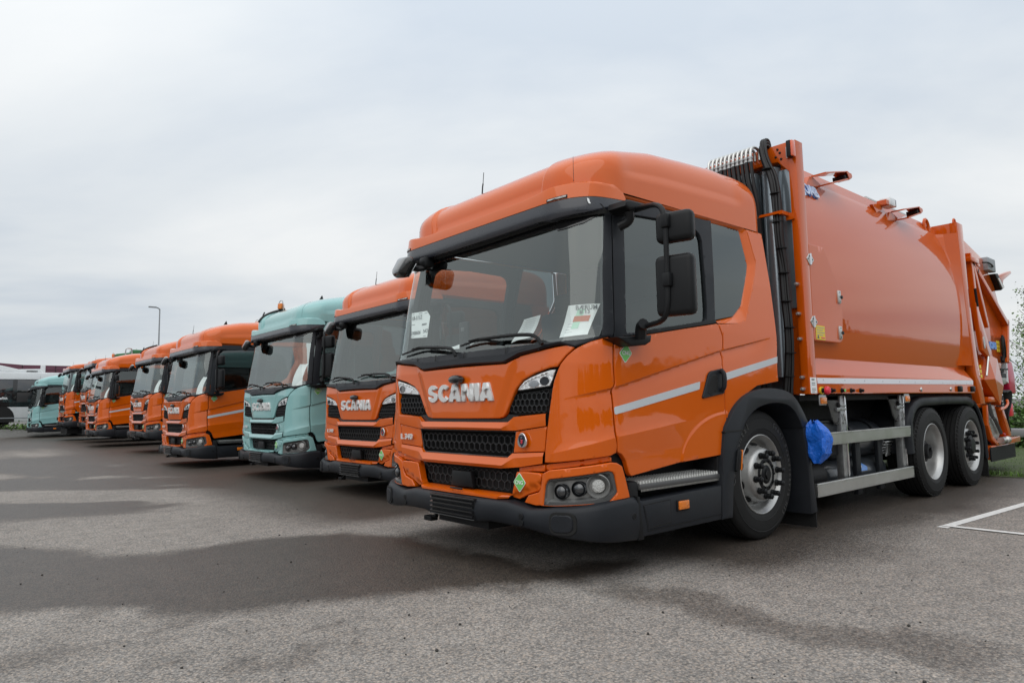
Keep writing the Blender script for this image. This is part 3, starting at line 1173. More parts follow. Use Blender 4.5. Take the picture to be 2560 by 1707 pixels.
    # black band across the top of the windscreen under the visor
    band = mir([(0, 2.278), (.40, 2.283), (.852, 2.268), (.862, 2.250), (.92, 2.250), (1.054, 2.278), (1.134, 2.324), (1.170, 2.395), (1.164, 2.455), (0, 2.455)])
    panel('screen_band', band, GLOSSBLK, T, P=nod, r=0, thick=.004, off=.003, step=.05)
    for s in (-1, 1):
        ap = [(1.245, 1.50), (1.285, 1.518), (1.330, 1.500), (1.285, 1.893), (1.226, 2.43), (1.172, 2.43), (1.212, 1.89), (1.243, 1.60), (1.238, 1.55)]
        panel('a_pillar', ap if s > 0 else flip(ap), GREYPL, T, P=nod, r=.008, thick=.05)
        ap2 = [(1.337, 1.488), (1.42, 1.524), (1.62, 1.548), (2.44, 1.682), (2.366, 2.498), (2.29, 2.490), (1.235, 2.476), (1.232, 2.44), (1.292, 1.893)]
        panel('door_frame', ap2 if s > 0 else flip(ap2), GREYPL, T, P=nod, r=.005, thick=.05, off=-.006,
              holes=[rounded(DGLS if s > 0 else flip(DGLS), .03)])
        panel('door_glass', rounded(DGLS, .03) if s > 0 else flip(rounded(DGLS, .03)), DOORGL, T, P=nod, r=0, thick=0, off=-.026)
        q = QGLS if s > 0 else flip(QGLS)
        panel('quarter_glass', q, TINT, T, P=nod, r=.003, thick=.006, off=-.030, rnd=.015)
        rows = [[(s*u, z, -.003) for u, z in FOUT], [(s*(u*.35+a*.65), z*.35+b*.65, -.020) for (u, z), (a, b) in zip(FOUT, FINN)], [(s*u, z, -.042) for u, z in FINN]]
        if s < 0: rows = rows[::-1]
        strip('window_recess', rows, color, T, P=nod)
        # sill trim
        q = [(1.60, 1.541), (2.436, 1.676), (2.436, 1.700), (2.40, 1.700), (1.58, 1.566)]
        panel('sill_trim', q if s > 0 else flip(q), BLACK, T, P=nod, r=.004, thick=.02, off=.004)
        panel('side_corner_panel', CORNER if s > 0 else flip(CORNER), color, T, r=.007, thick=.035, step=.026, lines=crease_lines(s))
        panel('cab_door', DOORP if s > 0 else flip(DOORP), color, T, r=.006, thick=.035, step=.026, rnd=.012, lines=crease_lines(s))
        panel('rear_side_panel', REARP if s > 0 else flip(REARP), color, T, r=.006, thick=.035, step=.03, lines=crease_lines(s))
        # handle
        hd = [(1.295, 1.296), (1.325, 1.316), (1.478, 1.340), (1.488, 1.328), (1.490, 1.165), (1.482, 1.154), (1.215, 1.118), (1.207, 1.128)]
        hd = [(u+1.075-.0, z) for u, z in hd]
        if s < 0: hd = flip(hd)
        h = panel('door_handle', hd, GREYPL, T, P=nod, r=.006, thick=.03, off=.012, rnd=.02)
        rc = [(1.318+1.075, 1.285), (1.400+1.075, 1.297), (1.402+1.075, 1.168), (1.255+1.075, 1.143)]
        panel('handle_recess', rc if s > 0 else flip(rc), DARK, h, P=nod, r=.004, thick=.004, off=.0145, rnd=.03)
        g = MB()
        a = [nod(np.array([s*u]), np.array([z]), np.array([o]))[0] for u, z, o in ((1.440+1.075, 1.322, .012), (1.438+1.075, 1.305, .045), (1.432+1.075, 1.20, .048), (1.436+1.075, 1.172, .014))]
        g.tube([tuple(p) for p in a], .017, 8)
        g.build('handle_bar', GREYPL, h)
    # ---- front
    fold = lambda u, z: .016*(1-smoothstep(np.abs(u)-np.interp(z, [1.0, 1.4], [.40, .60]), -.03, .03))
    panel('hood_panel', mir(HOODH), color, T, P=nod, r=.008, thick=.03, step=.03, off=.004, bulge=fold)
    for s in (-1, 1):
        q = DRLP if s > 0 else flip(DRLP)
        dl = panel('daytime_lamp', q, BLACK, T, P=nod, r=.004, thick=.03, off=-.012)
        qa = np.array(DRLP)
        qc = qa.mean(0)
        ins = [tuple(qc+(p-qc)*np.array((.93, .86))) for p in qa]
        panel('lamp_reflector', ins if s > 0 else flip(ins), LAMPWH, dl, P=nod, r=.003, thick=.006, off=-.007, step=.03)
        # light guide, inner bowls
        for (u, z, ru, rz) in ((.765, 1.232, .055, .026), (.865, 1.245, .045, .030)):
            c = [(s*u+ru*cos(t), z+rz*sin(t)) for t in np.linspace(0, 2*pi, 18, endpoint=False)]
            panel('lamp_bowl', c, CHROME if u < .8 else LENSGL, dl, P=nod, r=.003, thick=.006, off=-.0045, step=.05)
        lg = [(.955, 1.313), (.938, 1.270), (.905, 1.292), (.80, 1.272), (.70, 1.244), (.64, 1.212), (.618, 1.206), (.674, 1.250), (.745, 1.274), (.838, 1.296), (.92, 1.311)]
        panel('light_guide', lg if s > 0 else flip(lg), WHITE, dl, P=nod, r=.002, thick=.004, off=-.003, step=.05)
        q = MESHP if s > 0 else flip(MESHP)
        mp = panel('intake_back', q, DARK, T, P=nod, r=0, thick=.02, off=-.032)
        honeycomb('intake_mesh', q, GRILLE, mp, nod, w=.046, off=-.012, wall=.09)
        # upper band side plates
        sp = [(.585, .921), (.880, .956), (.857, .798), (.556, .780)]
        panel('badge_plate', sp if s > 0 else flip(sp), color, T, P=nod, r=.005, thick=.02, off=-.002, step=.03)
    # slim intake below the hood panel
    sm = mir([(0, 1.000), (.42, 1.001), (.47, 1.012), (.50, 1.034), (.60, 1.026), (.585, 1.012), (.556, .990), (.529, .983), (0, .981)])
    so = panel('lower_intake', sm, GLOSSBLK, T, P=nod, r=0, thick=.02, off=-.016)
    b1 = [mir3([(0, .983, -.012), (.530, .983, -.012), (.582, 1.019, -.010), (.890, 1.040, -.010)]),
          mir3([(0, .980, .022), (.528, .980, .022), (.582, 1.016, .012), (.890, 1.037, .010)]),
          mir3([(0, .943, .040), (.476, .941, .040), (.585, .985, .012), (.889, 1.012, .012)]),
          mir3([(0, .926, .028), (.480, .926, .028), (.585, .926, .008), (.883, .961, .004)]),
          mir3([(0, .923, -.02), (.480, .923, -.02), (.585, .923, -.02), (.882, .958, -.02)])]
    strip('upper_band', b1[::-1], color, T, P=nod, angle=18)
    b2 = [mir3([(0, .745, -.02), (.512, .746, -.02), (.554, .777, -.02), (.856, .795, -.02)]),
          mir3([(0, .742, .018), (.512, .743, .018), (.554, .775, .006), (.856, .792, .002)]),
          mir3([(0, .694, .044), (.482, .694, .044), (.575, .745, .018), (.855, .770, .010)]),
          mir3([(0, .672, .030), (.462, .673, .030), (.63, .690, .014), (.848, .724, .008)]),
          mir3([(0, .669, -.03), (.462, .670, -.03), (.63, .687, -.03), (.847, .721, -.03)])]
    strip('lower_band', b2[::-1], color, T, P=nod, angle=18)
    gp = mir([(0, .921), (.582, .921), (.540, .756), (.515, .746), (0, .744)])
    gb = panel('grille_back', gp, DARK, T, P=nod, r=0, thick=.02, off=-.05)
    gi = mir([(0, .913), (.570, .913), (.531, .760), (.510, .753), (0, .752)])
    panel('grille_frame', gp, GLOSSBLK, T, P=nod, r=.003, thick=.03, off=-.006, holes=[gi])
    honeycomb('grille_mesh', gi, GRILLE, gb, nod, w=.062, off=-.012, wall=.085, depth=.014)
    lg = mir([(0, .664), (.47, .667), (.594, .682), (.594, .657), (.543, .645), (.490, .505), (0, .500)])
    lb = panel('lower_grille_back', lg, DARK, T, P=nod, r=0, thick=.02, off=-.06)
    honeycomb('lower_grille_mesh', lg, GRILLE, lb, nod, w=.064, off=-.026, wall=.08, depth=.014)
    mb = MB()
    mb.prism([(-.112, .630), (.112, .630), (.132, .520), (-.132, .520)], -.012, .03, 'x', .008)
    mb.build('radar_cover', BLACK, T)
    # lip and towing handle
    li = [mir3([(0, .503, -.03), (.49, .505, -.03), (.535, .498, -.03)]), mir3([(0, .499, .052), (.49, .500, .045), (.535, .497, .012)]),
          mir3([(0, .490, .072), (.47, .490, .066), (.530, .489, .02)]), mir3([(0, .474, .072), (.45, .474, .066), (.525, .480, .02)]), mir3([(0, .465, -.02), (.45, .466, -.02), (.52, .474, -.02)])]
    strip('front_lip', li[::-1], color, T, P=nod, angle=25)
    mb = MB()
    mb.tube([(-.052, .06, .512), (-.075, .05, .515), (-.078, -.06, .513), (-.055, -.075, .510)], .007, 6)
    mb.build('lip_handle', BLACK, T)
    for s in (-1, 1):
        q = CHEEK if s > 0 else flip(CHEEK)
        panel('front_cheek', q, color, T, P=nod, r=.008, thick=.06, off=.014, step=.03,
              bulge=lambda u, z: .020*(1-smoothstep(z-np.interp(np.abs(u), [.55, .83], [.495, .60]), -.012, .02))*-1)
        q = [(.600, .655), (.600, .684), (.700, .697), (.846, .716), (.846, .672), (.72, .667)]
        panel('cheek_top', q if s > 0 else flip(q), color, T, P=nod, r=.003, thick=.03, off=-.012)
        q = [(.850, .676), (.852, .716), (.912, .724), (1.301, .768), (1.330, .760), (1.330, .736), (1.30, .736), (.915, .690)]
        panel('lamp_overhang', q if s > 0 else flip(q), color, T, P=nod, r=.003, thick=.04, off=-.022)
        hh = HLHOUSE if s > 0 else flip(HLHOUSE)
        hi = HLINS if s > 0 else flip(HLINS)
        hn = HLINN if s > 0 else flip(HLINN)
        bul = lambda u, z: .010*smoothstep(np.abs(u), .80, .88)
        panel('headlamp_surround', hh, color, T, P=nod, r=.008, thick=.05, off=.004, step=.026, holes=[hi], bulge=bul)
        hl = empty('headlamp', parent=T)
        panel('bezel', hi, LAMPGREY, hl, P=nod, r=.004, thick=.02, off=.004, step=.03, holes=[hn])
        a = np.array(hn)
        c = a.mean(0)
        floor = [tuple(c+(p-c)*np.array((.90, .80))) for p in a]
        rows = [[(u, z, .002) for u, z in hn+hn[:1]], [(u, z, -.035) for u, z in floor+floor[:1]]]
        if s < 0: rows = [r for r in rows]
        strip('bowl_wall', rows, LAMPSIL, hl, P=nod, angle=25)
        panel('bowl_floor', floor, LAMPSIL, hl, P=nod, r=0, thick=.01, off=-.036)
        for k, (u, z) in enumerate(((.985, .556), (1.108, .575), (1.232, .590))):
            p = nod(np.array([s*u, s*u+.001*s]), np.array([z, z]), np.array([-.035, -.035]))
            q0 = nod(np.array([s*u]), np.array([z]), np.array([-.034]))[0]
            q1 = nod(np.array([s*u]), np.array([z]), np.array([.966]))[0]
            ax = Vector(q1-q0).normalized()
            # lamps look forward more than sideways
            ax = (ax+Vector((-1, 0, 0))*(.9 if k < 2 else .5)).normalized()
            M = Matrix.Translation(Vector(q0)+ax*(.012 if k < 2 else .0)) @ ax.to_track_quat('Z', 'Y').to_matrix().to_4x4()
            o = MB()
            if k < 2:
                o.lathe([(.047, -.02), (.042, .004), (.039, .008), (.037, .014), (.031, .019), (.022, .026), (.010, .030), (0, .031)], (0, 0, 0), 'z', 24)
            else:
                o.lathe([(.040, .0), (.040, .014), (.030, .020), (0, .023)], (0, 0, 0), 'z', 24)
            for v in o.bm.verts: v.co = M @ v.co
            o.build('lamp', LENSGL if k < 2 else LENSWH, hl, angle=50)
            o = MB()
            rr = .047 if k < 2 else .074
            o.lathe([(rr, .034), (rr-.004, .036), (rr-.014, .018), (.044, -.002)] if k == 2 else [(rr, .018), (rr-.003, .02), (rr-.006, .010), (.039, .0)], (0, 0, 0), 'z', 28, caps=False)
            for v in o.bm.verts: v.co = M @ v.co
            o.bm.faces.ensure_lookup_table()
            o.build('lamp_ring', LAMPSIL if k == 2 else BLACK, hl, angle=50)
    # ---- cowl under the windscreen
    ku = [0, .20, .50, .565, .645, .80, .995, 1.087, 1.14, 1.235, 1.295, 1.335]
    zl = [1.388, 1.387, 1.379, 1.400, 1.428, 1.444, 1.470, 1.449, 1.468, 1.504, 1.516, 1.496]
    zu = [1.484, 1.484, 1.484, 1.484, 1.485, 1.486, 1.488, 1.492, 1.497, 1.516, 1.526, 1.506]
    zm_ = [a+(b-a)*.52 for a, b in zip(zl, zu)]
    fo = [.040, .040, .040, .038, .034, .030, .026, .012, .006, .004, .003, .002]
    co = strip('cowl', [mir3([(u, z-.004, -.03) for u, z in zip(ku, zl)]), mir3([(u, z, f*.55) for u, z, f in zip(ku, zl, fo)]), mir3([(u, z+.008, f) for u, z, f in zip(ku, zl, fo)]),
                  mir3([(u, z, f) for u, z, f in zip(ku, zm_, fo)]), mir3([(u, z+.006, f*.45+.004) for u, z, f in zip(ku, zm_, fo)]), mir3([(u, z, f*.3+.004) for u, z, f in zip(ku, zu, fo)]), mir3([(u, z+.004, -.03) for u, z in zip(ku, zu)])],
          GREYPL, T, P=nod, angle=22)
    for u in (-.62, .02, .50, .83, -.35):
        q = rect(u-.004, u+.004, 1.44, 1.482)
        panel('cowl_joint', q, DARK, co, P=nod, r=0, thick=0, off=.0285 if abs(u) < .6 else .022)
    # wipers
    for pts in ([(-.886, 1.540, .022), (-.72, 1.560, .028), (-.572, 1.568, .034), (-.32, 1.545, .045), (-.13, 1.522, .05), (-.075, 1.50, .05), (-.055, 1.47, .035)],
                [(-.056, 1.548, .022), (.06, 1.562, .028), (.20, 1.572, .034), (.52, 1.560, .045), (.72, 1.548, .05), (.82, 1.53, .05), (.885, 1.475, .035)]):
        pts = [(u, z-.012, o) for u, z, o in pts]
        wp = MB()
        A = [tuple(nod(np.array([u]), np.array([z]), np.array([o+.012]))[0]) for u, z, o in pts[2:]]
        wp.tube(A, .0125, 8)
        arm = wp.build('wiper', BLACK, T)
        wp = MB()
        B = [tuple(nod(np.array([u]), np.array([z]), np.array([o]))[0]) for u, z, o in pts[:3]]
        d = (np.array(B[2])-np.array(B[0]))
        B.append(tuple(np.array(B[2])+d*.75-np.array((0, 0, .05))))
        wp.tube(B, .0075, 6)
        wp.tube([tuple(np.array(p)+np.array((-.012, 0, .010))) for p in B[1:3]], .006, 6)
        wp.build('wiper_blade', RUBBER, arm)
    # ---- badges
    L0 = nod(np.array([0.]), np.array([1.192]), np.array([.028]))[0]
    make_wordmark(T, L0)
    mb = MB()
    mb.lathe([(.030, 0), (.034, .02), (.030, .045), (.018, .058), (0, .062)], (0, 0, 0), 'x', 24, -1)
    for v in mb.bm.verts: v.co = Vector((v.co.x-.008, v.co.y*2.35+.022, v.co.z*1.0+1.290))
    mb.build('front_camera', GLOSSBLK, T)
    text_obj('model_badge', 'L 340', .060, LETTER, T, frame((-.004, .755, .857), *FRONT), ext=.005, bold=.0016, sx=1.22, spacing=1.06)
    make_crest(T, -.672, .862)
    # ---- bumper
    bp = build_bumper(T, GREYPL)
    mb = MB()
    mb.box(-.094, -.02, -.272, .272, .314, .460, .004)
    pl = mb.build('plate_holder', BLACK, T)
    mb = MB()
    for k in range(4):
        z = .330+.030*k
        mb.prism([(-.094, z), (-.112, z+.006), (-.112, z+.012), (-.094, z+.022)], -.258, .258, 'y')
    mb.box(-.106, -.09, -.27, .27, .447, .461, .003)
    mb.box(-.106, -.09, -.27, .27, .314, .322, .003)
    mb.build('plate_rail', GLOSSBLK, pl, smooth=False)
    for s in (-1, 1):
        lp = [(s*y, z) for y, z in rounded([(.955, .315), (1.10, .320), (1.10, .430), (.955, .425)], .045, 5)]
        PB = lambda u, z, o=0.: np.stack([np.interp(np.abs(u), [.9, .95, 1.02, 1.09, 1.15], [-.036, -.029, -.013, .017, .060])-o, -np.asarray(u, float), np.asarray(z, float)], -1)
        q = lp if s > 0 else lp[::-1]
        qq = [(s*y, z) for y, z in rounded([(.940, .300), (1.115, .305), (1.115, .445), (.940, .440)], .055, 5)]
        panel('tow_recess', qq if s > 0 else qq[::-1], DARK, T, P=PB, r=.004, thick=.004, off=.006, step=.03)
        fc = panel('tow_cover', q, GREYPL, T, P=PB, r=.010, thick=.01, off=.012, step=.03)
        for zz_ in (.385, .345):
            c = [(s*.70+.021*cos(t), zz_+.021*sin(t)) for t in np.linspace(0, 2*pi, 20, endpoint=False)]
            panel('parking_sensor', c, BLACK, T, P=lambda u, z, o=0.: np.stack([np.full(np.shape(u), -.053)-o, -np.asarray(u, float), np.asarray(z, float)], -1), r=.003, thick=.006, off=.004)
        c = [(.405+.021*cos(t), .395+.021*sin(t)) for t in np.linspace(0, 2*pi, 20, endpoint=False)]
        PS = (lambda u, z, o=0.: np.stack([np.asarray(u, float), np.full(np.shape(u), -1.2435)-o, np.asarray(z, float)], -1)) if s > 0 else (lambda u, z, o=0.: np.stack([.81-np.asarray(u, float), np.full(np.shape(u), 1.2435)+o, np.asarray(z, float)], -1))
        panel('parking_sensor', c, BLACK, T, P=PS, r=.003, thick=.006, off=.008)
    mb = MB()
    mb.box(.0, .25, -.30, .30, .25, .33)
    mb.tube([(.02, .36, .27), (.02, .44, .25), (.0, .47, .245)], .016, 6)
    mb.box(-.01, .06, .40, .50, .225, .262, .008)
    mb.build('towing_eye', CHASS, T, smooth=False)
    # ---- side skirt, step, arch
    for s in (-1, 1):
        f = -1 if s > 0 else 1
        sk = MB()
        sk.prism([(.462, .252), (.462, .488), (.50, .478), (1.394, .497), (1.376, .258), (.53, .256)], f*1.244, f*1.10, 'y', .012)
        side = sk.build('side_skirt', GREYPL, T)
        sk = MB()
        sk.prism([(.445, .240), (.445, .512), (.468, .508), (.500, .240)], f*1.246, f*1.0, 'y', .006)
        sk.build('skirt_joint', BLACK, side)
        fl = MB()
        fl.prism([(.498, .452), (.782, .462), (.782, .308), (.540, .298)], f*1.2465, f*1.22, 'y')
        fl.build('flap_gap', DARK, side, smooth=False)
        fl = MB()
        fl.prism([(.505, .445), (.775, .455), (.775, .315), (.545, .305)], f*1.249, f*1.22, 'y', .003)
        fl.build('skirt_flap', GREYPL, side)
        fl = MB()
        fl.prism([(.535, .292), (1.375, .302), (1.375, .295), (.535, .285)], f*1.248, f*1.22, 'y')
        fl.build('skirt_seam', BLACK, side, smooth=False)
        am = MB()
        am.box(.845, .982, min(f*1.253, f*1.22), max(f*1.253, f*1.22), .372, .448, .006)
        amo = am.build('side_marker', BLACK, T)
        am = MB()
        am.box(.857, .970, min(f*1.262, f*1.24), max(f*1.262, f*1.24), .383, .440, .006)
        am.build('amber_reflector', AMBER, amo)
        # step
        st = MB()
        st.box(.50, 1.41, min(f*1.225, f*.93), max(f*1.225, f*.93), .540, .578, .012)
        so = st.build('entry_step', LAMPGREY, T)
        st = MB()
        for i in range(30):
            for j in range(9):
                x = .53+i*.0297+(j % 2)*.0148
                y = f*(1.205-j*.030)
                st.lathe([(.0115, .578), (.0095, .596), (.005, .594), (.005, .579)], (x, y, 0), 'z', 6)
        for i in range(62):
            x = .515+i*.0143
            st.box(x, x+.007, min(f*1.222, f*1.218), max(f*1.222, f*1.218), .531, .545)
        tr = st.build('step_tread', ALU, so, smooth=False)
        tr['kind'] = 'stuff'
        wl = MB()
        wl.box(.36, 1.58, min(f*1.0, f*.9), max(f*1.0, f*.9), .26, .84)
        wl.box(.40, .50, min(f*1.215, f*.95), max(f*1.215, f*.95), .42, .60, .02)
        wl.box(1.40, 1.46, min(f*1.21, f*.9), max(f*1.21, f*.9), .30, .70, .01)
        wl.build('step_well', CHASS, T)
        # wheel arch
        outp = [(1.376, .256), (1.396, .49), (1.456, .881), (1.513, .951), (1.636, 1.070), (1.798, 1.152), (2.004, 1.195), (2.217, 1.196), (2.415, 1.174), (2.548, 1.117), (2.676, .988), (2.742, .895)]
        inn = [(2.628, .862), (2.575, .942), (2.491, 1.024), (2.359, 1.071), (2.14, 1.079), (1.927, 1.044), (1.781, .973), (1.695, .882), (1.590, .690), (1.545, .500), (1.510, .256)]
        ac = MB()
        ac.prism(chaikin(outp)+chaikin(inn), f*1.250, f*.80, 'y', .010, 2)
        arch = ac.build('wheel_arch', GREYPL, T, angle=30)
        ac = MB()
        ac.prism([(1.452, .868), (1.700, .872), (1.704, .882), (1.454, .880)], f*1.2525, f*1.2, 'y')
        ac.build('arch_joint', DARK, arch, smooth=False)
        ml = MB()
        ml.prism(rounded([(1.555, .575), (1.615, .585), (1.645, .735), (1.60, .742)], .03), f*1.268, f*1.24, 'y', .008)
        mlo = ml.build('arch_marker', BLACK, arch)
        ml = MB()
        ml.prism([(1.618, .590), (1.626, .590), (1.652, .735), (1.644, .735)], f*1.272, f*1.24, 'y', .002)
        ml.build('marker_lens', AMBER, mlo)
        # rear guard of the front wheel
        rg = MB()
        rg.prism([(2.640, .862), (2.742, .892), (2.758, .60), (2.822, .150), (2.715, .142), (2.705, .40), (2.690, .60)], f*1.246, f*.82, 'y', .012)
        rgo = rg.build('mudguard', GREYPL, T)
        rg = MB()
        rg.box(2.80, 2.815, min(f*1.235, f*.84), max(f*1.235, f*.84), .02, .30)
        rg.build('mud_flap', RUBBER, rgo, smooth=False)
        wh = MB()
        wh.box(1.5, 2.75, min(f*.80, f*.72), max(f*.80, f*.72), .3, 1.2)
        wh.build('wheel_house', DARK, T, smooth=False)
        # stripes and stickers
        stq = [(1.349, 1.024), (2.258, 1.184), (2.272, 1.240), (1.347, 1.071)]
        stq2 = [(2.594, 1.250), (3.362, 1.404), (3.362, 1.456), (2.594, 1.306)]
        panel('reflective_stripe', stq if s > 0 else flip(stq), STRIPE, T, r=0, thick=0, off=.0025, step=.03, rnd=.012)
        panel('reflective_stripe', stq2 if s > 0 else flip(stq2), STRIPE, T, r=0, thick=0, off=.0025, step=.03)
        cng_sticker(T, lambda u, z, o=0.: cabP(u, z, o), s*1.449, 1.412, .086)
    cng_sticker(T, nod, .635, .591, .086, th=.018)
    # ---- mirrors: the passenger side carries only the kerb and front mirrors
    for s in (1,):
        f = -1 if s > 0 else 1
        mr = empty('side_mirror', parent=T)
        ax = lambda x, y, z: (x, f*y, z)
        mm = MB()
        mm.prism([(.345, 2.345), (.36, 2.385), (.40, 2.395), (.60, 2.398), (.60, 2.372), (.50, 2.335), (.40, 2.325)], f*1.310, f*1.15, 'y', .014, 3)
        mm.tube([ax(.42, 1.28, 2.33), ax(.44, 1.27, 2.27), ax(.41, 1.20, 2.24)], .030, 10)
        mm.build('mirror_mount', BLACK, mr)
        mm = MB()
        mm.prism([(.235, 1.500), (.32, 1.508), (.57, 1.530), (.56, 1.485), (.51, 1.462), (.36, 1.448)], f*1.310, f*1.17, 'y', .014, 3)
        mm.tube([ax(.44, 1.32, 1.50), ax(.42, 1.34, 1.57), ax(.40, 1.38, 1.585)], .036, 10)
        mm.build('mirror_mount', BLACK, mr)
        mm = MB()
        mm.tube([ax(.47, 1.29, 2.345), ax(.42, 1.42, 2.33), ax(.34, 1.58, 2.285), ax(.315, 1.635, 2.20), ax(.315, 1.635, 2.0), ax(.315, 1.635, 1.78), ax(.315, 1.630, 1.63), ax(.34, 1.57, 1.575), ax(.42, 1.40, 1.575), ax(.43, 1.33, 1.56)], .0165, 10)
        mm.build('mirror_arm', BLACK, mr)
        tz = Matrix.Rotation(radians(-14*f), 3, 'Z')
        for nm, yc, z0, z1, hw in (('wide_angle_mirror', 1.665, 2.040, 2.225, .115), ('main_mirror', 1.655, 1.600, 1.965, .118)):
            mh = MB()
            v = mh.box(.325, .415, f*yc-hw, f*yc+hw, z0, z1, .034, 4, tz)
            hd_ = mh.build(nm, BLACK, mr, angle=60)
            mh = MB()
            mh.box(.411, .419, f*yc-hw+.016, f*yc+hw-.016, z0+.016, z1-.016, .002, 1, tz, (.37, f*yc, (z0+z1)/2))
            mh.build('mirror_glass', MIRR, hd_)
            mh = MB()
            zc = z1-.06 if nm[0] == 'w' else z0+(z1-z0)*.58
            mh.box(.285, .345, f*1.640-.026, f*1.640+.026, zc-.042, zc+.042, .010, 2)
            mh.build('mirror_clamp', BLACK, hd_)
    # front mirror hanging below the visor on the passenger corner
    km = empty('front_mirror', parent=T)
    mm = MB()
    mm.tube([(.14, .62, 2.30), (.10, .63, 2.24), (.06, .66, 2.23), (.03, .74, 2.25)], .024, 8)
    mm.box(.07, .16, .57, .68, 2.24, 2.33, .02)
    mm.build('mirror_arm', BLACK, km)
    mm = MB()
    mm.box(-.055, .045, -.155, .155, -.092, .092, .046, 6)
    R = Matrix.Rotation(radians(16), 4, 'X') @ Matrix.Rotation(radians(24), 4, 'Y') @ Matrix.Rotation(radians(-16), 4, 'Z')
    for v in mm.bm.verts:
        k = 1-.28*max(0, -v.co.z)/.092
        v.co = Matrix.Translation((-.005, .79, 2.255)) @ R @ Vector((v.co.x, v.co.y*k, v.co.z))
    hd2 = mm.build('mirror_head', GLOSSBLK, km, angle=60)
    mm = MB()
    mm.box(.043, .049, -.12, .12, -.065, .065, .002)
    for v in mm.bm.verts: v.co = Matrix.Translation((-.005, .79, 2.255)) @ R @ v.co
    mm.build('mirror_glass', MIRR, hd2)
    # antenna
    mb = MB()
    mb.tube([(.375, .2, 2.80), (.381, .2, 2.87), (.386, .2, 2.90)], .0055, 6, smooth=0)
    mb.tube([(.386, .2, 2.90), (.395, .2, 2.995)], .0028, 6)
    mb.build('antenna', BLACK, T)
    # papers behind the windscreen
    q = [(-.894, 1.897), (-.64, 1.887), (-.584, 1.836), (-.597, 1.659), (-.842, 1.672)]
    # chassis
    mb = MB()
    for y in (-.42, .42):
        mb.box(.3, 6.6, y-.04, y+.04, .62, .86)
    mb.box(.25, 2.6, -.75, .75, .35, .80, .03)
    mb.box(1.9, 2.35, -.95, .95, .42, .58)
    mb.box(.12, 2.7, -.88, .88, .27, .50, .02)  # unseen engine underside block, added to keep light off the ground below
    mb.build('chassis', CHASS, T, smooth=False)
    for s in (-1, 1):
        make_wheel(T, (2.127, s*1.135, .513), .511, .36, 'front', s)
    return T


def make_wordmark(T, L0):
    """block letters S C A N I A, wide heavy strokes, extruded"""
    H = .128
    letters = []
    arc = lambda cx, cy, rx, ry, a0, a1, n=8: [(cx+rx*cos(radians(a0+(a1-a0)*i/n)), cy+ry*sin(radians(a0+(a1-a0)*i/n))) for i in range(n+1)]
    # unit height 1, baseline 0
    S_ = arc(.44, .70, .42, .31, 12, 180, 9)[0:]+arc(.34, .62, .32, .22, 190, 262, 4)+[(.50, .36)]+arc(.46, .295, .10, .075, 70, -90, 5)+arc(.44, .30, .12, .085, -100, -175, 4)+[(.02, .33)]\
        + arc(.46, .30, .44, .315, 185, 340, 8)+arc(.52, .30, .38, .26, -10, 80, 5)+[(.40, .62)]+arc(.43, .69, .085, .07, 230, 90, 5)+arc(.44, .69, .10, .075, 80, 8, 3)
    C_ = arc(.50, .50, .50, .515, 38, 322, 18)+[(.62, .35)]+arc(.51, .50, .19, .27, 305, 55, 10)+[(.63, .66)]
    A_ = [(0, 0), (.30, 1), (.66, 1), (.96, 0), (.60, 0), (.565, .15), (.39, .15), (.35, 0)]
    A_h = [(.43, .36), (.53, .36), (.48, .66)]
    N_ = [(0, 0), (0, 1), (.33, 1), (.60, .46), (.60, 1), (.90, 1), (.90, 0), (.58, 0), (.30, .54), (.30, 0)]
    I_ = [(0, 0), (0, 1), (.34, 1), (.34, 0)]
    seq = [(S_, 0.0, .86, None), (C_, .82, .90, None), (A_, 1.62, 1.0, A_h), (N_, 2.60, 1.0, None), (I_, 3.55, 1.0, None), (A_, 3.86, 1.0, A_h)]
    tot = 4.82
    W = .808
    for poly, x0, sx, hole in seq:
        def mk(p): return [((x0+q[0]*sx)/tot*W-W/2, (q[1]-.5)*H) for q in p]
        # P: u -> -y
        PL = lambda u, z, o=0.: np.stack([np.full(np.shape(u), L0[0])-o, -np.asarray(u, float)+.015, np.asarray(z, float)+L0[2]], -1)
        lp = mk(poly)
        o = panel('wordmark_letter', lp, LETTER, T, P=PL, r=.0012, thick=.018, off=.006, step=.05, holes=[mk(hole)] if hole else ())


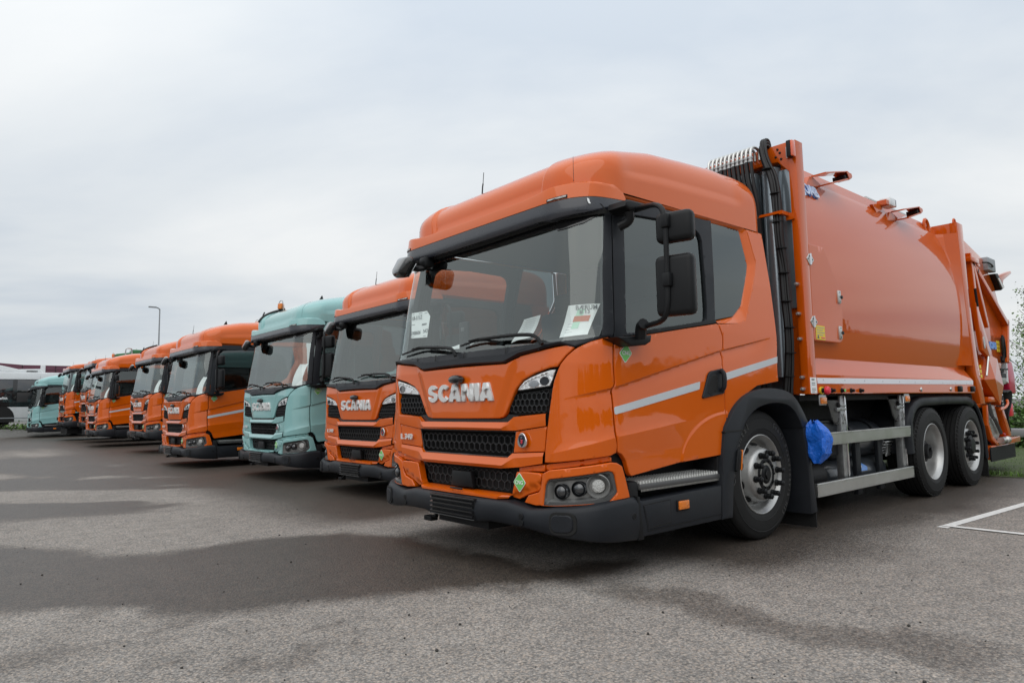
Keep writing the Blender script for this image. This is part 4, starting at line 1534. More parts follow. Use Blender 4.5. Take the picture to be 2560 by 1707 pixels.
def make_crest(T, y, z):
    c = empty('crest_badge', parent=T)
    PL = lambda u, v, o=0.: np.stack([np.full(np.shape(u), -.001)-o, -np.asarray(u, float), np.asarray(v, float)], -1)
    u0 = -y
    out = []
    for t in np.linspace(0, 2*pi, 36, endpoint=False):
        r = .040*(1+.07*cos(3*(t-pi/2)*1.0))
        out.append((u0+r*1.12*cos(t), z+r*1.22*sin(t)))
    panel('badge_rim', out, CHROME, c, P=PL, r=.004, thick=.010, off=.008, step=.02)
    sh = [(u0+a*.034, z+b*.039) for a, b in ((-.95, .75), (-.5, .95), (0, 1.0), (.5, .95), (.95, .75), (.9, .1), (.6, -.55), (0, -1.05), (-.6, -.55), (-.9, .1))]
    panel('badge_field', sh, NAVY, c, P=PL, r=.002, thick=.004, off=.0100, step=.02)
    g = [(-.1, -.75), (.25, -.6), (.5, -.2), (.35, .1), (.55, .35), (.2, .45), (.1, .2), (-.2, .5), (-.45, .3), (-.15, .05), (-.45, -.2), (-.3, -.5)]
    panel('badge_emblem', [(u0+a*.024, z-.003+b*.024) for a, b in g], CRESTR, c, P=PL, r=.001, thick=.003, off=.0120, step=.02)
    cr = [(-.4, .0), (.4, .0), (.5, .5), (.2, .25), (0, .6), (-.2, .25), (-.5, .5)]
    panel('badge_crown', [(u0+a*.014, z+.018+b*.014) for a, b in cr], CHROME, c, P=PL, r=0, thick=.003, off=.0120, step=.02)
# ------------------------------------------------------------------ ground
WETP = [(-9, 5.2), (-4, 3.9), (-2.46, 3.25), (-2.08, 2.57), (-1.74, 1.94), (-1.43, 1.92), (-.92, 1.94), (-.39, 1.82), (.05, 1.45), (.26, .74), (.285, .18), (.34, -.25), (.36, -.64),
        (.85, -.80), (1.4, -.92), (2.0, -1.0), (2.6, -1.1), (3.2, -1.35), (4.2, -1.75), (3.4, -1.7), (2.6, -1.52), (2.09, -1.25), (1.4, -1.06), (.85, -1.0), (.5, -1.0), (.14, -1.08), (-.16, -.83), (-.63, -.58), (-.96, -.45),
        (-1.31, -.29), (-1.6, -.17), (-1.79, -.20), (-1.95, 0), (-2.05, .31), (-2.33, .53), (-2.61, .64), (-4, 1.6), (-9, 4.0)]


def fbm(x, y, seed, oct=4):
    out = np.zeros_like(x)
    amp = 1.
    tot = 0
    rs = np.random.RandomState(seed)
    for o in range(oct):
        T = rs.rand(64, 64)
        fx, fy = x*2**o+rs.rand()*64, y*2**o+rs.rand()*64
        ix, iy = np.floor(fx).astype(int), np.floor(fy).astype(int)
        tx, ty = fx-ix, fy-iy
        tx, ty = tx*tx*(3-2*tx), ty*ty*(3-2*ty)
        g = lambda a, b: T[a % 64, b % 64]
        out += amp*((g(ix, iy)*(1-tx)+g(ix+1, iy)*tx)*(1-ty)+(g(ix, iy+1)*(1-tx)+g(ix+1, iy+1)*tx)*ty)
        tot += amp
        amp *= .55
    return out/tot


def wet_shade_mask(x, y):
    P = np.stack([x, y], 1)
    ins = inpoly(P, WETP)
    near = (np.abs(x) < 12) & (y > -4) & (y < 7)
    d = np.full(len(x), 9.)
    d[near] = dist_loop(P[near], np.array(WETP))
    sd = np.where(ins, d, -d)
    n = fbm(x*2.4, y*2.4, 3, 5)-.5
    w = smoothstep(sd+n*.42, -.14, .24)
    # drying streaks running along the row of bumpers, further away
    far = smoothstep(y, 3.6, 5.0)
    c = y+.8*x
    al = x-.8*y
    lg = np.log(np.maximum(c+5, .5))
    s = fbm(al*.085+7, lg*6.2+3, 11, 3)+.30*(fbm(x*.9, y*1.6, 5, 4)-.5)
    w2 = smoothstep(s, .40, .56)
    w = np.maximum(w, far*w2)
    # damp film and the trucks' painted shade under and in front of the row, thin diagonal runs near the lens
    damp_shade = smoothstep(x+.25*(fbm(x*.9, y*.9, 17, 4)-.5)*2, -.9, .7)*smoothstep(y, 1.4, 2.4)*.95
    damp_shade = np.maximum(damp_shade, smoothstep(x, .5, 1.6)*(1-smoothstep(-y+.5*(fbm(x*1.1, y*1.6, 19, 4)-.5), 1.25, 2.35))*(1-smoothstep(x, 9, 12)))
    w = np.maximum(w, damp_shade)
    dg = np.abs((x-.12)+(y+.95)*.13)
    run = (1-smoothstep(dg+.5*(fbm(x*3, y*3, 21, 4)-.5), .10, .30))*smoothstep(-y, .9, 1.4)*(1-smoothstep(-y, 2.9, 3.4))*.55
    sp = smoothstep(fbm(x*2.6+3, y*3.6, 31, 5), .56, .70)*.45*(1-smoothstep(y, .3, 1.2))*smoothstep(-x, .6, 1.4)
    return np.clip(np.maximum(np.maximum(w, run), sp), 0, 1)


def axis_steps(lo, a, b, hi, st):
    mid = np.arange(a, b, st)
    out = [hi]
    l = [b]
    s = st
    while l[-1] < hi:
        s *= 1.28
        l.append(min(l[-1]+s, hi))
    r = [a]
    s = st
    while r[-1] > lo:
        s *= 1.28
        r.append(max(r[-1]-s, lo))
    return np.unique(np.concatenate([r, mid, l]))


def build_ground():
    xs = axis_steps(-700, -6.5, 6.0, 700, .085)
    ys = axis_steps(-700, -3.6, 9.0, 700, .085)
    X, Y = np.meshgrid(xs, ys, indexing='ij')
    x, y = X.ravel(), Y.ravel()
    z = np.zeros_like(x)
    me = bpy.data.meshes.new('asphalt')
    nx, ny = len(xs), len(ys)
    idx = np.arange(nx*ny).reshape(nx, ny)
    F = np.stack([idx[:-1, :-1], idx[1:, :-1], idx[1:, 1:], idx[:-1, 1:]], -1).reshape(-1, 4)
    me.from_pydata(np.stack([x, y, z], 1).tolist(), [], F.tolist())
    at = me.attributes.new('wet_shade', 'FLOAT', 'POINT')  # wetness, plus truck shade that is put into the asphalt colour
    at.data.foreach_set('value', wet_shade_mask(x, y).astype(np.float32))
    m = bpy.data.materials.new('asphalt')
    m.use_nodes = True
    nt = m.node_tree
    N, L = nt.nodes, nt.links
    b = N['Principled BSDF']
    tc = N.new('ShaderNodeTexCoord')
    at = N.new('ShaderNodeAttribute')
    at.attribute_name = 'wet_shade'

    def noise_(scale, det=4, rough=.6, vec=None):
        n = N.new('ShaderNodeTexNoise')
        n.inputs['Scale'].default_value = scale
        n.inputs['Detail'].default_value = det
        n.inputs['Roughness'].default_value = rough
        L.new(vec or tc.outputs['Object'], n.inputs['Vector'])
        return n.outputs['Fac']

    def rng(v, a, b_, c, d):
        n = N.new('ShaderNodeMapRange')
        for k, t in zip(('From Min', 'From Max', 'To Min', 'To Max'), (a, b_, c, d)): n.inputs[k].default_value = t
        L.new(v, n.inputs['Value'])
        return n.outputs[0]

    def math_(op, a, c):
        n = N.new('ShaderNodeMath')
        n.operation = op
        for i, v in enumerate((a, c)):
            if isinstance(v, (int, float)): n.inputs[i].default_value = v
            else: L.new(v, n.inputs[i])
        return n.outputs[0]
    vo = N.new('ShaderNodeTexVoronoi')
    vo.inputs['Scale'].default_value = 95
    L.new(tc.outputs['Object'], vo.inputs['Vector'])
    vo2 = N.new('ShaderNodeTexVoronoi')
    vo2.inputs['Scale'].default_value = 210
    L.new(tc.outputs['Object'], vo2.inputs['Vector'])
    # stones of different colours in a dark binder
    ramp = N.new('ShaderNodeValToRGB')
    sep = N.new('ShaderNodeSeparateColor')
    L.new(vo.outputs['Color'], sep.inputs[0])
    L.new(sep.outputs[0], ramp.inputs[0])
    el = ramp.color_ramp.elements
    el[0].color = (.20, .188, .175, 1)
    el[1].color = (.48, .44, .40, 1)
    q = el.new(.55)
    q.color = (.38, .355, .33, 1)
    q = el.new(.85)
    q.color = (.47, .40, .34, 1)
    big = rng(noise_(.35, 5, .6), .3, .7, .88, 1.12)
    mid = rng(noise_(5, 5, .7), .3, .7, .86, 1.14)
    fine = rng(noise_(60, 3, .7), .3, .7, .72, 1.25)
    pits = rng(vo.outputs['Distance'], .0, .55, 1.08, .66)
    k = math_('MULTIPLY', math_('MULTIPLY', big, mid), math_('MULTIPLY', fine, pits))
    dry = N.new('ShaderNodeVectorMath')
    dry.operation = 'SCALE'
    L.new(ramp.outputs[0], dry.inputs[0])
    L.new(k, dry.inputs['Scale'])
    wet_shade = N.new('ShaderNodeVectorMath')
    wet_shade.operation = 'MULTIPLY'
    L.new(dry.outputs[0], wet_shade.inputs[0])
    wet_shade.inputs[1].default_value = (.27, .243, .222)
    # edge of the damp and painted shade breaks up stone by stone
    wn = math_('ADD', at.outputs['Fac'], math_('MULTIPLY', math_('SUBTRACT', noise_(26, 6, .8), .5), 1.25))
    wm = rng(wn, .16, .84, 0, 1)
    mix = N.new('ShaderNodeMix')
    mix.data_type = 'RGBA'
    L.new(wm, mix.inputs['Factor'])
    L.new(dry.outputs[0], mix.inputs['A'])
    L.new(wet_shade.outputs[0], mix.inputs['B'])
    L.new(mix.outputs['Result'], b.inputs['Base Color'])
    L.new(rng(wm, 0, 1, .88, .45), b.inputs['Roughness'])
    L.new(rng(wm, 0, 1, .25, .34), b.inputs['Specular IOR Level'])
    bp = N.new('ShaderNodeBump')
    bp.inputs['Strength'].default_value = .55
    bp.inputs['Distance'].default_value = .006
    hh = math_('ADD', math_('MULTIPLY', vo.outputs['Distance'], -1.0), math_('MULTIPLY', vo2.outputs['Distance'], -.5))
    L.new(hh, bp.inputs['Height'])
    L.new(bp.outputs[0], b.inputs['Normal'])
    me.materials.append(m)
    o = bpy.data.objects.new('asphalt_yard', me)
    COL.objects.link(o)
    o['kind'] = 'structure'


build_ground()


def leaf_mat(name, col, var=.5):
    m = bpy.data.materials.new(name)
    m.use_nodes = True
    nt = m.node_tree
    N, L = nt.nodes, nt.links
    b = N['Principled BSDF']
    g = N.new('ShaderNodeNewGeometry')
    mr = N.new('ShaderNodeMapRange')
    mr.inputs['To Min'].default_value = 1-var
    mr.inputs['To Max'].default_value = 1+var
    L.new(g.outputs['Random Per Island'], mr.inputs['Value'])
    sc = N.new('ShaderNodeVectorMath')
    sc.operation = 'SCALE'
    sc.inputs[0].default_value = col
    L.new(mr.outputs[0], sc.inputs['Scale'])
    L.new(sc.outputs[0], b.inputs['Base Color'])
    b.inputs['Roughness'].default_value = .55
    b.inputs['Transmission Weight'].default_value = 0
    b.inputs['Subsurface Weight'].default_value = 0
    return m


GRASSM = leaf_mat('grass_blade', (.085, .165, .025))
LEAFM = leaf_mat('young_leaf', (.115, .20, .045))
LEAFD = leaf_mat('hedge_leaf', (.065, .135, .025))
SOIL = mat('lawn_soil', (.06, .085, .025), .9, bump=(30, .8, .03), vary=(3, .3))
GRAVELM = mat('gravel', (.17, .165, .155), .9, bump=(45, 1.0, .03), vary=(14, .35))
BARK = mat('bark', (.10, .085, .07), .85, bump=(40, .8, .01))


def build_lawn():
    mb = MB()
    xs = np.concatenate([np.linspace(8.32, 16, 20), np.linspace(18, 260, 10)])
    rows = []
    for x in xs:
        rows.append([(x+(.06*sin(y*2.1)+.05*sin(y*5.3) if x < 8.4 else 0), y, .006 if x < 8.4 else .06) for y in np.linspace(-60, 2.4, 120)])
    mb.grid(rows)
    o = mb.build('lawn', SOIL)
    o['kind'] = 'structure'
    rs = np.random.RandomState(4)
    v, f = [], []
    n = 15000
    X = 8.35+rs.rand(n)**1.6*9
    Y = -2.6+rs.rand(n)*4.8
    for x, y in zip(X, Y):
        h = .03+rs.rand()*.065
        a = rs.rand()*pi
        w = .006+rs.rand()*.006
        dx, dy = cos(a)*w, sin(a)*w
        lx, ly = (rs.rand(2)-.5)*h*.9
        b = len(v)
        v += [(x-dx, y-dy, 0), (x+dx, y+dy, 0), (x+dx*.6+lx*.4, y+dy*.6+ly*.4, h*.6), (x-dx*.6+lx*.4, y-dy*.6+ly*.4, h*.6), (x+lx, y+ly, h)]
        f += [(b, b+1, b+2, b+3), (b+3, b+2, b+4)]
    me = bpy.data.meshes.new('grass')
    me.from_pydata(v, [], f)
    o = link('grass', me, GRASSM, smooth=False)
    tag(o, 'short mown green grass beside the asphalt edge', 'grass', kind='stuff')


build_lawn()


def leaves(name, centers, m, parent, rs, size=(.03, .055), spread=.12, per=14):
    v, f = [], []
    for c in centers:
        for _ in range(per):
            p = np.array(c)+rs.normal(0, spread, 3)
            a, e = rs.rand()*2*pi, rs.normal(0, .6)
            s = size[0]+rs.rand()*(size[1]-size[0])
            d = np.array((cos(a)*cos(e), sin(a)*cos(e), sin(e)))
            q = np.cross(d, rs.normal(0, 1, 3))
            q /= np.linalg.norm(q)+1e-9
            b = len(v)
            v += [tuple(p), tuple(p+d*s*.5+q*s*.32), tuple(p+d*s), tuple(p+d*s*.5-q*s*.32)]
            f += [(b, b+1, b+2, b+3)]
    me = bpy.data.meshes.new(name)
    me.from_pydata(v, [], f)
    return link(name, me, m, parent, smooth=False)


def build_tree(x, y, h, seed, label):
    rs = np.random.RandomState(seed)
    t = tag(empty('young_tree', (x, y, 0)), label, 'tree', 'young trees behind the lawn')
    mb = MB()
    trunk = [(0, 0, 0), (.03, .02, h*.3), (-.02, .05, h*.6), (.02, .0, h*.97)]
    mb.tube(trunk, (.035, .008), 7)
    cs = []
    for i in range(26):
        z = h*(.22+.74*i/26)
        a = i*2.4+rs.rand()
        L = (.95-.7*i/26)*h*.24*(.7+.6*rs.rand())
        tip = (cos(a)*L, sin(a)*L, z+L*.9)
        mb.tube([(0, .03, z), (cos(a)*L*.5, sin(a)*L*.5, z+L*.35), tip], (.010, .003), 5, smooth=1)
        for k in range(7):
            u = .35+.65*k/6
            cs.append((cos(a)*L*u+rs.normal(0, .04), sin(a)*L*u+rs.normal(0, .04), z+L*.9*u*u))
    mb.build('trunk', BARK, t)
    leaves('crown', cs, LEAFM, t, rs, (.04, .075), .075, 5)


build_tree(15.6, .95, 3.45, 3, 'slender young tree with sparse light leaves, left one behind the refuse truck tail')
build_tree(16.4, -.05, 3.75, 8, 'young leafy tree at the right edge of the photo behind the lawn')
build_tree(19.5, .75, 3.3, 5, 'small pale leafed tree furthest back between the two nearer trees')


def build_bush(x, y, rx, ry, h, seed, label):
    rs = np.random.RandomState(seed)
    b = tag(empty('shrub', (x, y, 0)), label, 'shrub', 'shrubs along the lawn')
    mb = MB()
    cs = []
    for i in range(26):
        a = rs.rand()*2*pi
        r = rs.rand()**.5
        top = h*(.55+.45*rs.rand())*(1-.35*r*r)
        tip = (cos(a)*r*rx, sin(a)*r*ry, top)
        mb.tube([(cos(a)*r*rx*.3, sin(a)*r*ry*.3, 0), (cos(a)*r*rx*.8, sin(a)*r*ry*.8, top*.5), tip], (.012, .004), 5, smooth=1)
        for k in range(9):
            u = .15+.85*k/8
            cs.append((tip[0]*(.4+.6*u), tip[1]*(.4+.6*u), top*u))
    mb.build('stem', BARK, b)
    leaves('foliage', cs, LEAFD, b, rs, (.05, .10), .12, 16)


build_bush(13.6, .75, .8, .55, 1.35, 1, 'dense green shrub directly behind the tail of the refuse truck')
build_bush(14.6, -.15, .8, .5, 1.05, 2, 'low bright shrub at the right edge of the photo above the grass')
build_bush(17.5, 1.9, 1.2, .8, 1.8, 6, 'taller dark green shrub further back on the lawn')

# steel guard rail on the lawn
gr = tag(empty('guard_rail', (12.2, .8, 0)), 'low grey steel guard rail on the lawn behind the truck tail', 'guard rail')
mb = MB()
mb.box(-.03, .03, -1.6, 1.4, .36, .52, .02)
mb.build('rail', STEEL, gr)
for yy in (-1.2, .9):
    mb = MB()
    mb.box(-.04, .04, yy-.05, yy+.05, 0, .40)
    mb.build('post', STEEL, gr)

# painted bay lines
def ground_strip(a, b, w, z=.004):
    a, b = np.array(a), np.array(b)
    d = (b-a)/np.linalg.norm(b-a)
    n = np.array((-d[1], d[0]))*w/2
    k = 24
    rs = np.random.RandomState(2)
    mb = MB()
    rows = []
    for i in range(k+1):
        p = a+(b-a)*i/k
        j = (rs.rand(2)-.5)*.012
        rows.append([(p[0]+n[0]*(1+j[0]*6), p[1]+n[1]*(1+j[0]*6), z), (p[0]-n[0]*(1+j[1]*6), p[1]-n[1]*(1+j[1]*6), z)])
    mb.grid(rows)
    o = mb.build('parking_line', LINEP, smooth=False)
    o['kind'] = 'structure'
    return o


ground_strip((3.60, -1.925), (8.2, -2.24), .085)
ground_strip((3.70, -1.90), (3.70, -5.2), .075, .008)

# ------------------------------------------------------------------ far background
mb = MB()
rows = []
for y, z in ((36.9, -.02), (37.6, .16), (38.6, .36), (40, .42), (75, .45), (160, .45)):
    rows.append([(x, y+.25*sin(x*.9)+.12*sin(x*2.3)*(y < 39), z) for x in np.linspace(-60, 40, 140)])
mb.grid(rows)
o = mb.build('gravel_bank', GRAVELM)
o['kind'] = 'structure'

hall = tag(empty('warehouse', (0, 86, .4)), 'long low maroon warehouse behind the white bus', 'building')
mb = MB()
mb.box(-45, 26, 0, 24, 0, 5.3)
mb.build('wall', GREYW, hall, smooth=False)
mb = MB()
mb.box(-45.4, 26.4, -.35, 24, 4.55, 6.05)
fasc = mb.build('fascia', MAROON, hall, smooth=False)
mb = MB()
mb.box(-45.4, 26.4, -.42, -.34, 5.60, 5.66)
mb.build('fascia_seam', mat('maroon_trim', (.20, .075, .11), .5), fasc, smooth=False)
for i in range(24):
    mb = MB()
    mb.box(-44+i*3.0, -43.95+i*3.0, -.40, -.34, 4.56, 6.04)
    mb.build('panel_joint', DARK, fasc, smooth=False)
for i in range(14):
    mb = MB()
    mb.box(-42+i*5, -38.4+i*5, -.06, .03, 2.6, 3.7)
    w = mb.build('window', LAMPGREY, hall, smooth=False)
    mb = MB()
    mb.box(-41.9+i*5, -38.5+i*5, -.08, -.055, 2.7, 3.6)
    mb.build('pane', LENSGL, w, smooth=False)
# roof hump over the middle of the hall
mb = MB()
mb.prism([(-4, 6.05), (-2.2, 6.22), (2.0, 6.25), (4.6, 6.05)], .2, 10, 'y')
mb.build('roof_hump', MAROON, hall, smooth=False)
col = tag(empty('white_mast', (3.35, 60, .45)), 'white square mast behind the roof of the white bus', 'mast')
mb = MB()
mb.box(-.15, .15, -.15, .15, 0, 4.45, .03)
mb.box(-.25, .25, -.25, .25, 0, .12, .02)
mb.build('mast_column', BUSW, col)

lamp = tag(empty('street_lamp', (10.85, 57, 0)), 'tall grey street lamp with a single head above the orange trucks', 'street lamp')
mb = MB()
mb.tube([(0, 0, 0), (0, 0, 5), (0, 0, 9.6)], (.085, .045), 10, smooth=0)
mb.build('pole', STEEL, lamp)
mb = MB()
mb.tube([(0, 0, 9.55), (-.1, 0, 9.68), (-.35, 0, 9.74)], .05, 8)
mb.box(-.85, -.25, -.13, .13, 9.68, 9.78, .04)
mb.build('lamp_head', STEEL, lamp)


def build_bus():
    b = tag(empty('bus', (.45, 40.2, .42), 0), 'white city bus with dark windows and roof pods at the left edge', 'bus')
    # local x along the bus (towards its nose at +x), y<0 is the side facing the yard
    mb = MB()
    mb.prism(rounded([(-11, .32), (5.35, .32), (5.42, .8), (5.40, 2.55), (5.15, 2.86), (-11, 2.86)], .12), -1.27, 1.27, 'y', .05, 2)
    mb.build('body', BUSW, b)
    mb = MB()
    mb.box(-10.8, 5.05, -1.285, -1.26, 1.08, 2.50, .01)
    mb.build('window_band', GLOSSBLK, b)
    for i, x in enumerate((-8.62, -6.94, -5.26, -3.58, -1.90, -.22, 1.46, 3.14)):
        mb = MB()
        mb.box(x, x+1.50, -1.297, -1.275, 1.32, 2.46, .008)
        w = mb.build('window', LENSGL, b)
    mb = MB()
    mb.prism([(-9.5, 2.86), (-9.2, 3.1), (-8.8, 3.25), (-1.7, 3.27), (-.9, 3.20), (-.2, 3.02), (.75, 3.06), (.86, 2.86)], -1.12, 1.12, 'y', .04)
    mb.build('roof_pod', BUSW, b)
    mb = MB()
    mb.prism([(-3.2, 3.02), (-1.3, 3.04), (-.95, 2.98), (-1.2, 2.90), (-3.2, 2.90)], -1.15, -1.10, 'y')
    mb.build('vent', GLOSSBLK, b, smooth=False)
    mb = MB()
    mb.box(.15, .62, -1.15, -1.10, 2.90, 2.95)
    mb.build('vent', GLOSSBLK, b, smooth=False)
    mb = MB()
    mb.box(-11, 5.3, -1.285, -1.26, .50, .54)
    mb.build('side_moulding', GREYW, b, smooth=False)
    for x in (-.9, -7.2):
        mb = MB()
        pts = [(x+.62*cos(a), .50+.66*sin(a)) for a in np.linspace(0, pi, 16)]
        mb.prism([(x+.62, .30)]+pts+[(x-.62, .30)], -1.282, -.6, 'y')
        mb.build('wheel_arch', DARK, b, smooth=False)
        w = empty('wheel', (x, -1.17, .46), 0, b)
        mb = MB()
        mb.lathe([(.28, -.28), (.44, -.28), (.47, -.22), (.47, -.06), (.44, -.01), (.36, .015), (.29, .01)], (0, 0, 0), 'y', 32, -1)
        mb.build('tyre', RUBBER, w)
        mb = MB()
        mb.lathe([(.29, .01), (.27, -.05), (.20, -.06), (.12, -.03), (.10, .02), (0, .03)], (0, 0, 0), 'y', 24, -1)
        mb.build('rim', RIMM, w)
    text_obj('lettering', 'trafikk', .17, WHITE, b, frame((-.82, -1.302, 1.52), (1, 0, 0), (0, 0, 1)), ext=.002, bold=.004)


build_bus()
# weeds at the edge of the gravel
rs = np.random.RandomState(12)
cs = [(x, 38.9+rs.normal(0, .3), .42+rs.rand()*.12) for x in np.concatenate([rs.normal(.35, .3, 30), rs.normal(1.3, .25, 16), rs.uniform(-14, 2, 60)])]
wd = leaves('weeds', cs, LEAFM, None, rs, (.07, .15), .08, 6)
tag(wd, 'low weeds growing along the gravel in front of the bus', 'weeds', kind='stuff')


# what stands behind the photographer: it shows only as reflections in paint and glass
WOODM = leaf_mat('far_wood_leaf', (.030, .055, .014))


def far_wood():
    rs = np.random.RandomState(31)
    v, f = [], []
    for _ in range(9000):
        x = rs.uniform(-60, 95)
        top = 4.4+1.0*sin(x*.21)+.8*sin(x*.57+1)+.6*sin(x*1.3)
        z = top*rs.rand()**.8
        p = np.array((x, -46+rs.normal(0, 2.0), z))
        s = .7+.7*rs.rand()
        a, b = rs.normal(0, 1, 3), rs.normal(0, 1, 3)
        a /= np.linalg.norm(a)
        b -= a*(a@b)
        b /= np.linalg.norm(b)
        k = len(v)
        v += [tuple(p-a*s-b*s*.6), tuple(p+a*s-b*s*.6), tuple(p+a*s+b*s*.6), tuple(p-a*s+b*s*.6)]
        f.append((k, k+1, k+2, k+3))
    me = bpy.data.meshes.new('far_wood')
    me.from_pydata(v, [], f)
    o = link('far_wood', me, WOODM, None, smooth=False)
    tag(o, 'dark belt of trees across the yard, seen only in the reflections', 'wood', kind='stuff')


far_wood()
depot = tag(empty('depot_hall', (-62, 40, 0)), 'pale transport depot across the yard, seen only in the windscreen reflections', 'building')
mb = MB()
mb.box(-20, 0, -34, 40, 0, 7.5)
mb.build('wall', GREYW, depot, smooth=False)
mb = MB()
mb.box(-20.2, .15, -34.2, 40.2, 7.5, 7.9)
mb.build('roof_edge', MAROON, depot, smooth=False)
for i in range(9):
    mb = MB()
    mb.box(.0, .1, -31+i*8, -27+i*8, 0, 4.2)
    mb.build('dock_door', BUSW, depot, smooth=False)
text_obj('lettering', 'TRANSPORT', 2.2, NAVY, depot, frame((.1, -10, 6.0), (0, 1, 0), (0, 0, 1)), ext=.05, bold=.03)
# ------------------------------------------------------------------ the refuse truck in front
TR = build_cab(ORANGE, None, 'refuse_truck')
GRP = 'trucks parked side by side in the yard'
KIT_PARTS = list(TR.children)
tag(TR, 'orange refuse truck with barrel body and silver side guard, nearest of the row', 'truck', GRP)


def bodypanel(y): return planeY(y)


ZB = np.array([1.49, 1.60, 1.75, 1.9, 2.1, 2.3, 2.5, 2.7, 2.9, 3.1, 3.212])
YB = np.array([1.183, 1.205, 1.229, 1.243, 1.251, 1.249, 1.236, 1.206, 1.158, 1.096, 1.052])
PB4 = np.polyfit(ZB-2.3, YB, 4)
barrel = lambda z: np.polyval(PB4, np.asarray(z, float)-2.3)


def build_refuse_body():
    # barrel and roof in one skin
    zz = np.linspace(1.460, 3.212, 40)
    prof = [(-float(barrel(z)), z) for z in zz]+[(-1.048, 3.217), (-1.035, 3.222), (-.985, 3.350), (-.970, 3.362), (-.94, 3.368), (0, 3.385)]
    prof = prof+[(-y, z) for y, z in prof[-2::-1]]
    mb = MB()
    rows = []
    for x in np.concatenate([np.linspace(2.87, 6.55, 50), np.linspace(6.62, 7.2, 10)]):
        rows.append([(x, y, z) for y, z in prof])
    mb.grid(rows)
    mb.build('body_shell', BODYOR, TR, angle=25)
    # front frame: arch of folded plate
    mb = MB()
    for s in (-1, 1):
        mb.prism([(s*1.275, 1.146), (s*1.275, 3.388), (s*1.215, 3.388), (s*1.205, 3.2), (s*1.205, 1.146)], 2.737, 2.872, 'x', .004)
        # folded return of the post towards the barrel
        mb.box(2.80, 2.868, min(s*1.21, s*1.10), max(s*1.21, s*1.10), 1.15, 3.36)
    mb.prism([(-1.214, 3.390), (1.214, 3.390), (1.214, 3.11), (1.10, 3.235), (-1.10, 3.235), (-1.214, 3.11)], 2.739, 2.868, 'x', .003)
    mb.build('front_frame', BODYOR, TR, angle=25)
    mb = MB()
    mb.box(2.86, 2.88, -1.2, 1.2, 1.15, 3.24)
    mb.build('bulkhead', BULKG, TR, smooth=False)
    for y, r in ((-1.02, .085), (-.80, .10)):
        mb = MB()
        mb.lathe([(r, 1.3), (r, 3.17), (r*.92, 3.19), (0, 3.19)], (2.775, y, 0), 'z', 28)
        mb.build('hydraulic_cylinder', BULKG, TR)
    mb = MB()
    mb.box(2.768, 2.792, -1.203, -1.095, 1.9, 3.16, .008)
    mb.build('cover_plate', BULKG, TR)
    # steel feed pipes and black hoses over the frame
    for i in range(11):
        y = -.50-.0435*i
        mb = MB()
        mb.tube([(2.735, y, 3.30), (2.735, y, 3.375), (2.70, y, 3.402), (2.63, y, 3.400), (2.585, y, 3.365), (2.575, y, 3.29)], .0135, 8)
        p = mb.build('feed_pipe', ALU, TR)
        mb = MB()
        mb.lathe([(.021, 3.245), (.021, 3.262), (.017, 3.265), (.017, 3.275), (.022, 3.278), (.022, 3.296), (.014, 3.30)], (2.575, y, 0), 'z', 8)
        mb.build('pipe_nut', ZINC, p)
        mb = MB()
        d = (i-5)*.004
        mb.tube([(2.575, y, 3.25), (2.575, y-.015, 3.05), (2.60, y*.55-.46, 2.85), (2.63, y*.35-.66+d, 2.62), (2.64, y*.3-.70+d, 2.0), (2.62, y*.3-.70, 1.2)], .0165 if i % 3 else .021, 8)
        mb.build('hose', HOSE, TR)
    mb = MB()
    for k in range(9):
        off = (k % 3)*.028
        lay = (k//3)*.026
        mb.tube([(2.80, -.98-off*.6, 3.30+lay), (2.74, -1.00-off*.6, 3.41+lay), (2.665, -.99-off*.6, 3.40+lay), (2.655, -1.01-off*.7, 3.26), (2.65, -1.085-off, 3.06), (2.655-lay*.4, -1.10-off, 2.75), (2.655-lay*.5, -1.105-off*.8, 2.50),
                 (2.66, -1.125-off*.8, 2.25), (2.655, -1.130-off*.8, 2.0), (2.65, -1.150-off*.8, 1.7), (2.65, -1.140-off*.8, 1.42), (2.64, -1.10-off, 1.10)], .0135 if k else .024, 7)
    hb = mb.build('hose_bundle', HOSE, TR)
    for z, y in ((3.16, -1.05), (2.92, -1.115), (2.66, -1.125), (2.42, -1.14), (2.2, -1.15), (1.95, -1.16), (1.72, -1.175), (1.5, -1.17), (1.3, -1.15)):
        mb = MB()
        mb.lathe([(.044, z-.004), (.047, z-.003), (.047, z+.003), (.044, z+.004)], (2.645, y, 0), 'z', 16)
        mb.build('cable_tie', BLACK, hb)
    mb = MB()
    mb.box(2.60, 2.625, -1.16, -.95, 2.724, 2.746)
    mb.box(2.60, 2.735, -1.19, -1.16, 2.715, 2.746)
    mb.box(2.72, 2.737, -1.235, -1.16, 2.68, 2.74)
    mb.build('hose_bracket', BODYOR, TR, smooth=False)
    mb = MB()
    mb.box(2.585, 2.63, -.96, -.90, 2.715, 2.755, .006)
    mb.build('hose_clamp', ZINC, TR)
    # lamp on the frame corner
    mb = MB()
    mb.box(2.655, 2.725, -1.268, -1.228, 3.222, 3.372, .008)
    cl = mb.build('corner_lamp', BLACK, TR)
    mb = MB()
    mb.box(2.66, 2.72, -1.286, -1.266, 3.226, 3.368, .006)
    mb.build('lamp_lens', mat('red_orange_lens', (.75, .13, .05), .2, coat=.8), cl)
    mb = MB()
    mb.box(2.715, 2.737, -1.232, -1.195, 3.235, 3.34, .004)
    mb.build('lamp_bracket', ZINC, cl)
    for y, z in ((-1.11, 3.345), (-1.13, 3.31), (-1.09, 3.28), (-1.14, 3.25)):
        mb = MB()
        mb.lathe([(.011, 0), (.011, .004), (.006, .007), (0, .007)], (2.737, y, z), 'x', 10, -1)
        mb.build('bolt', BLACK, TR)
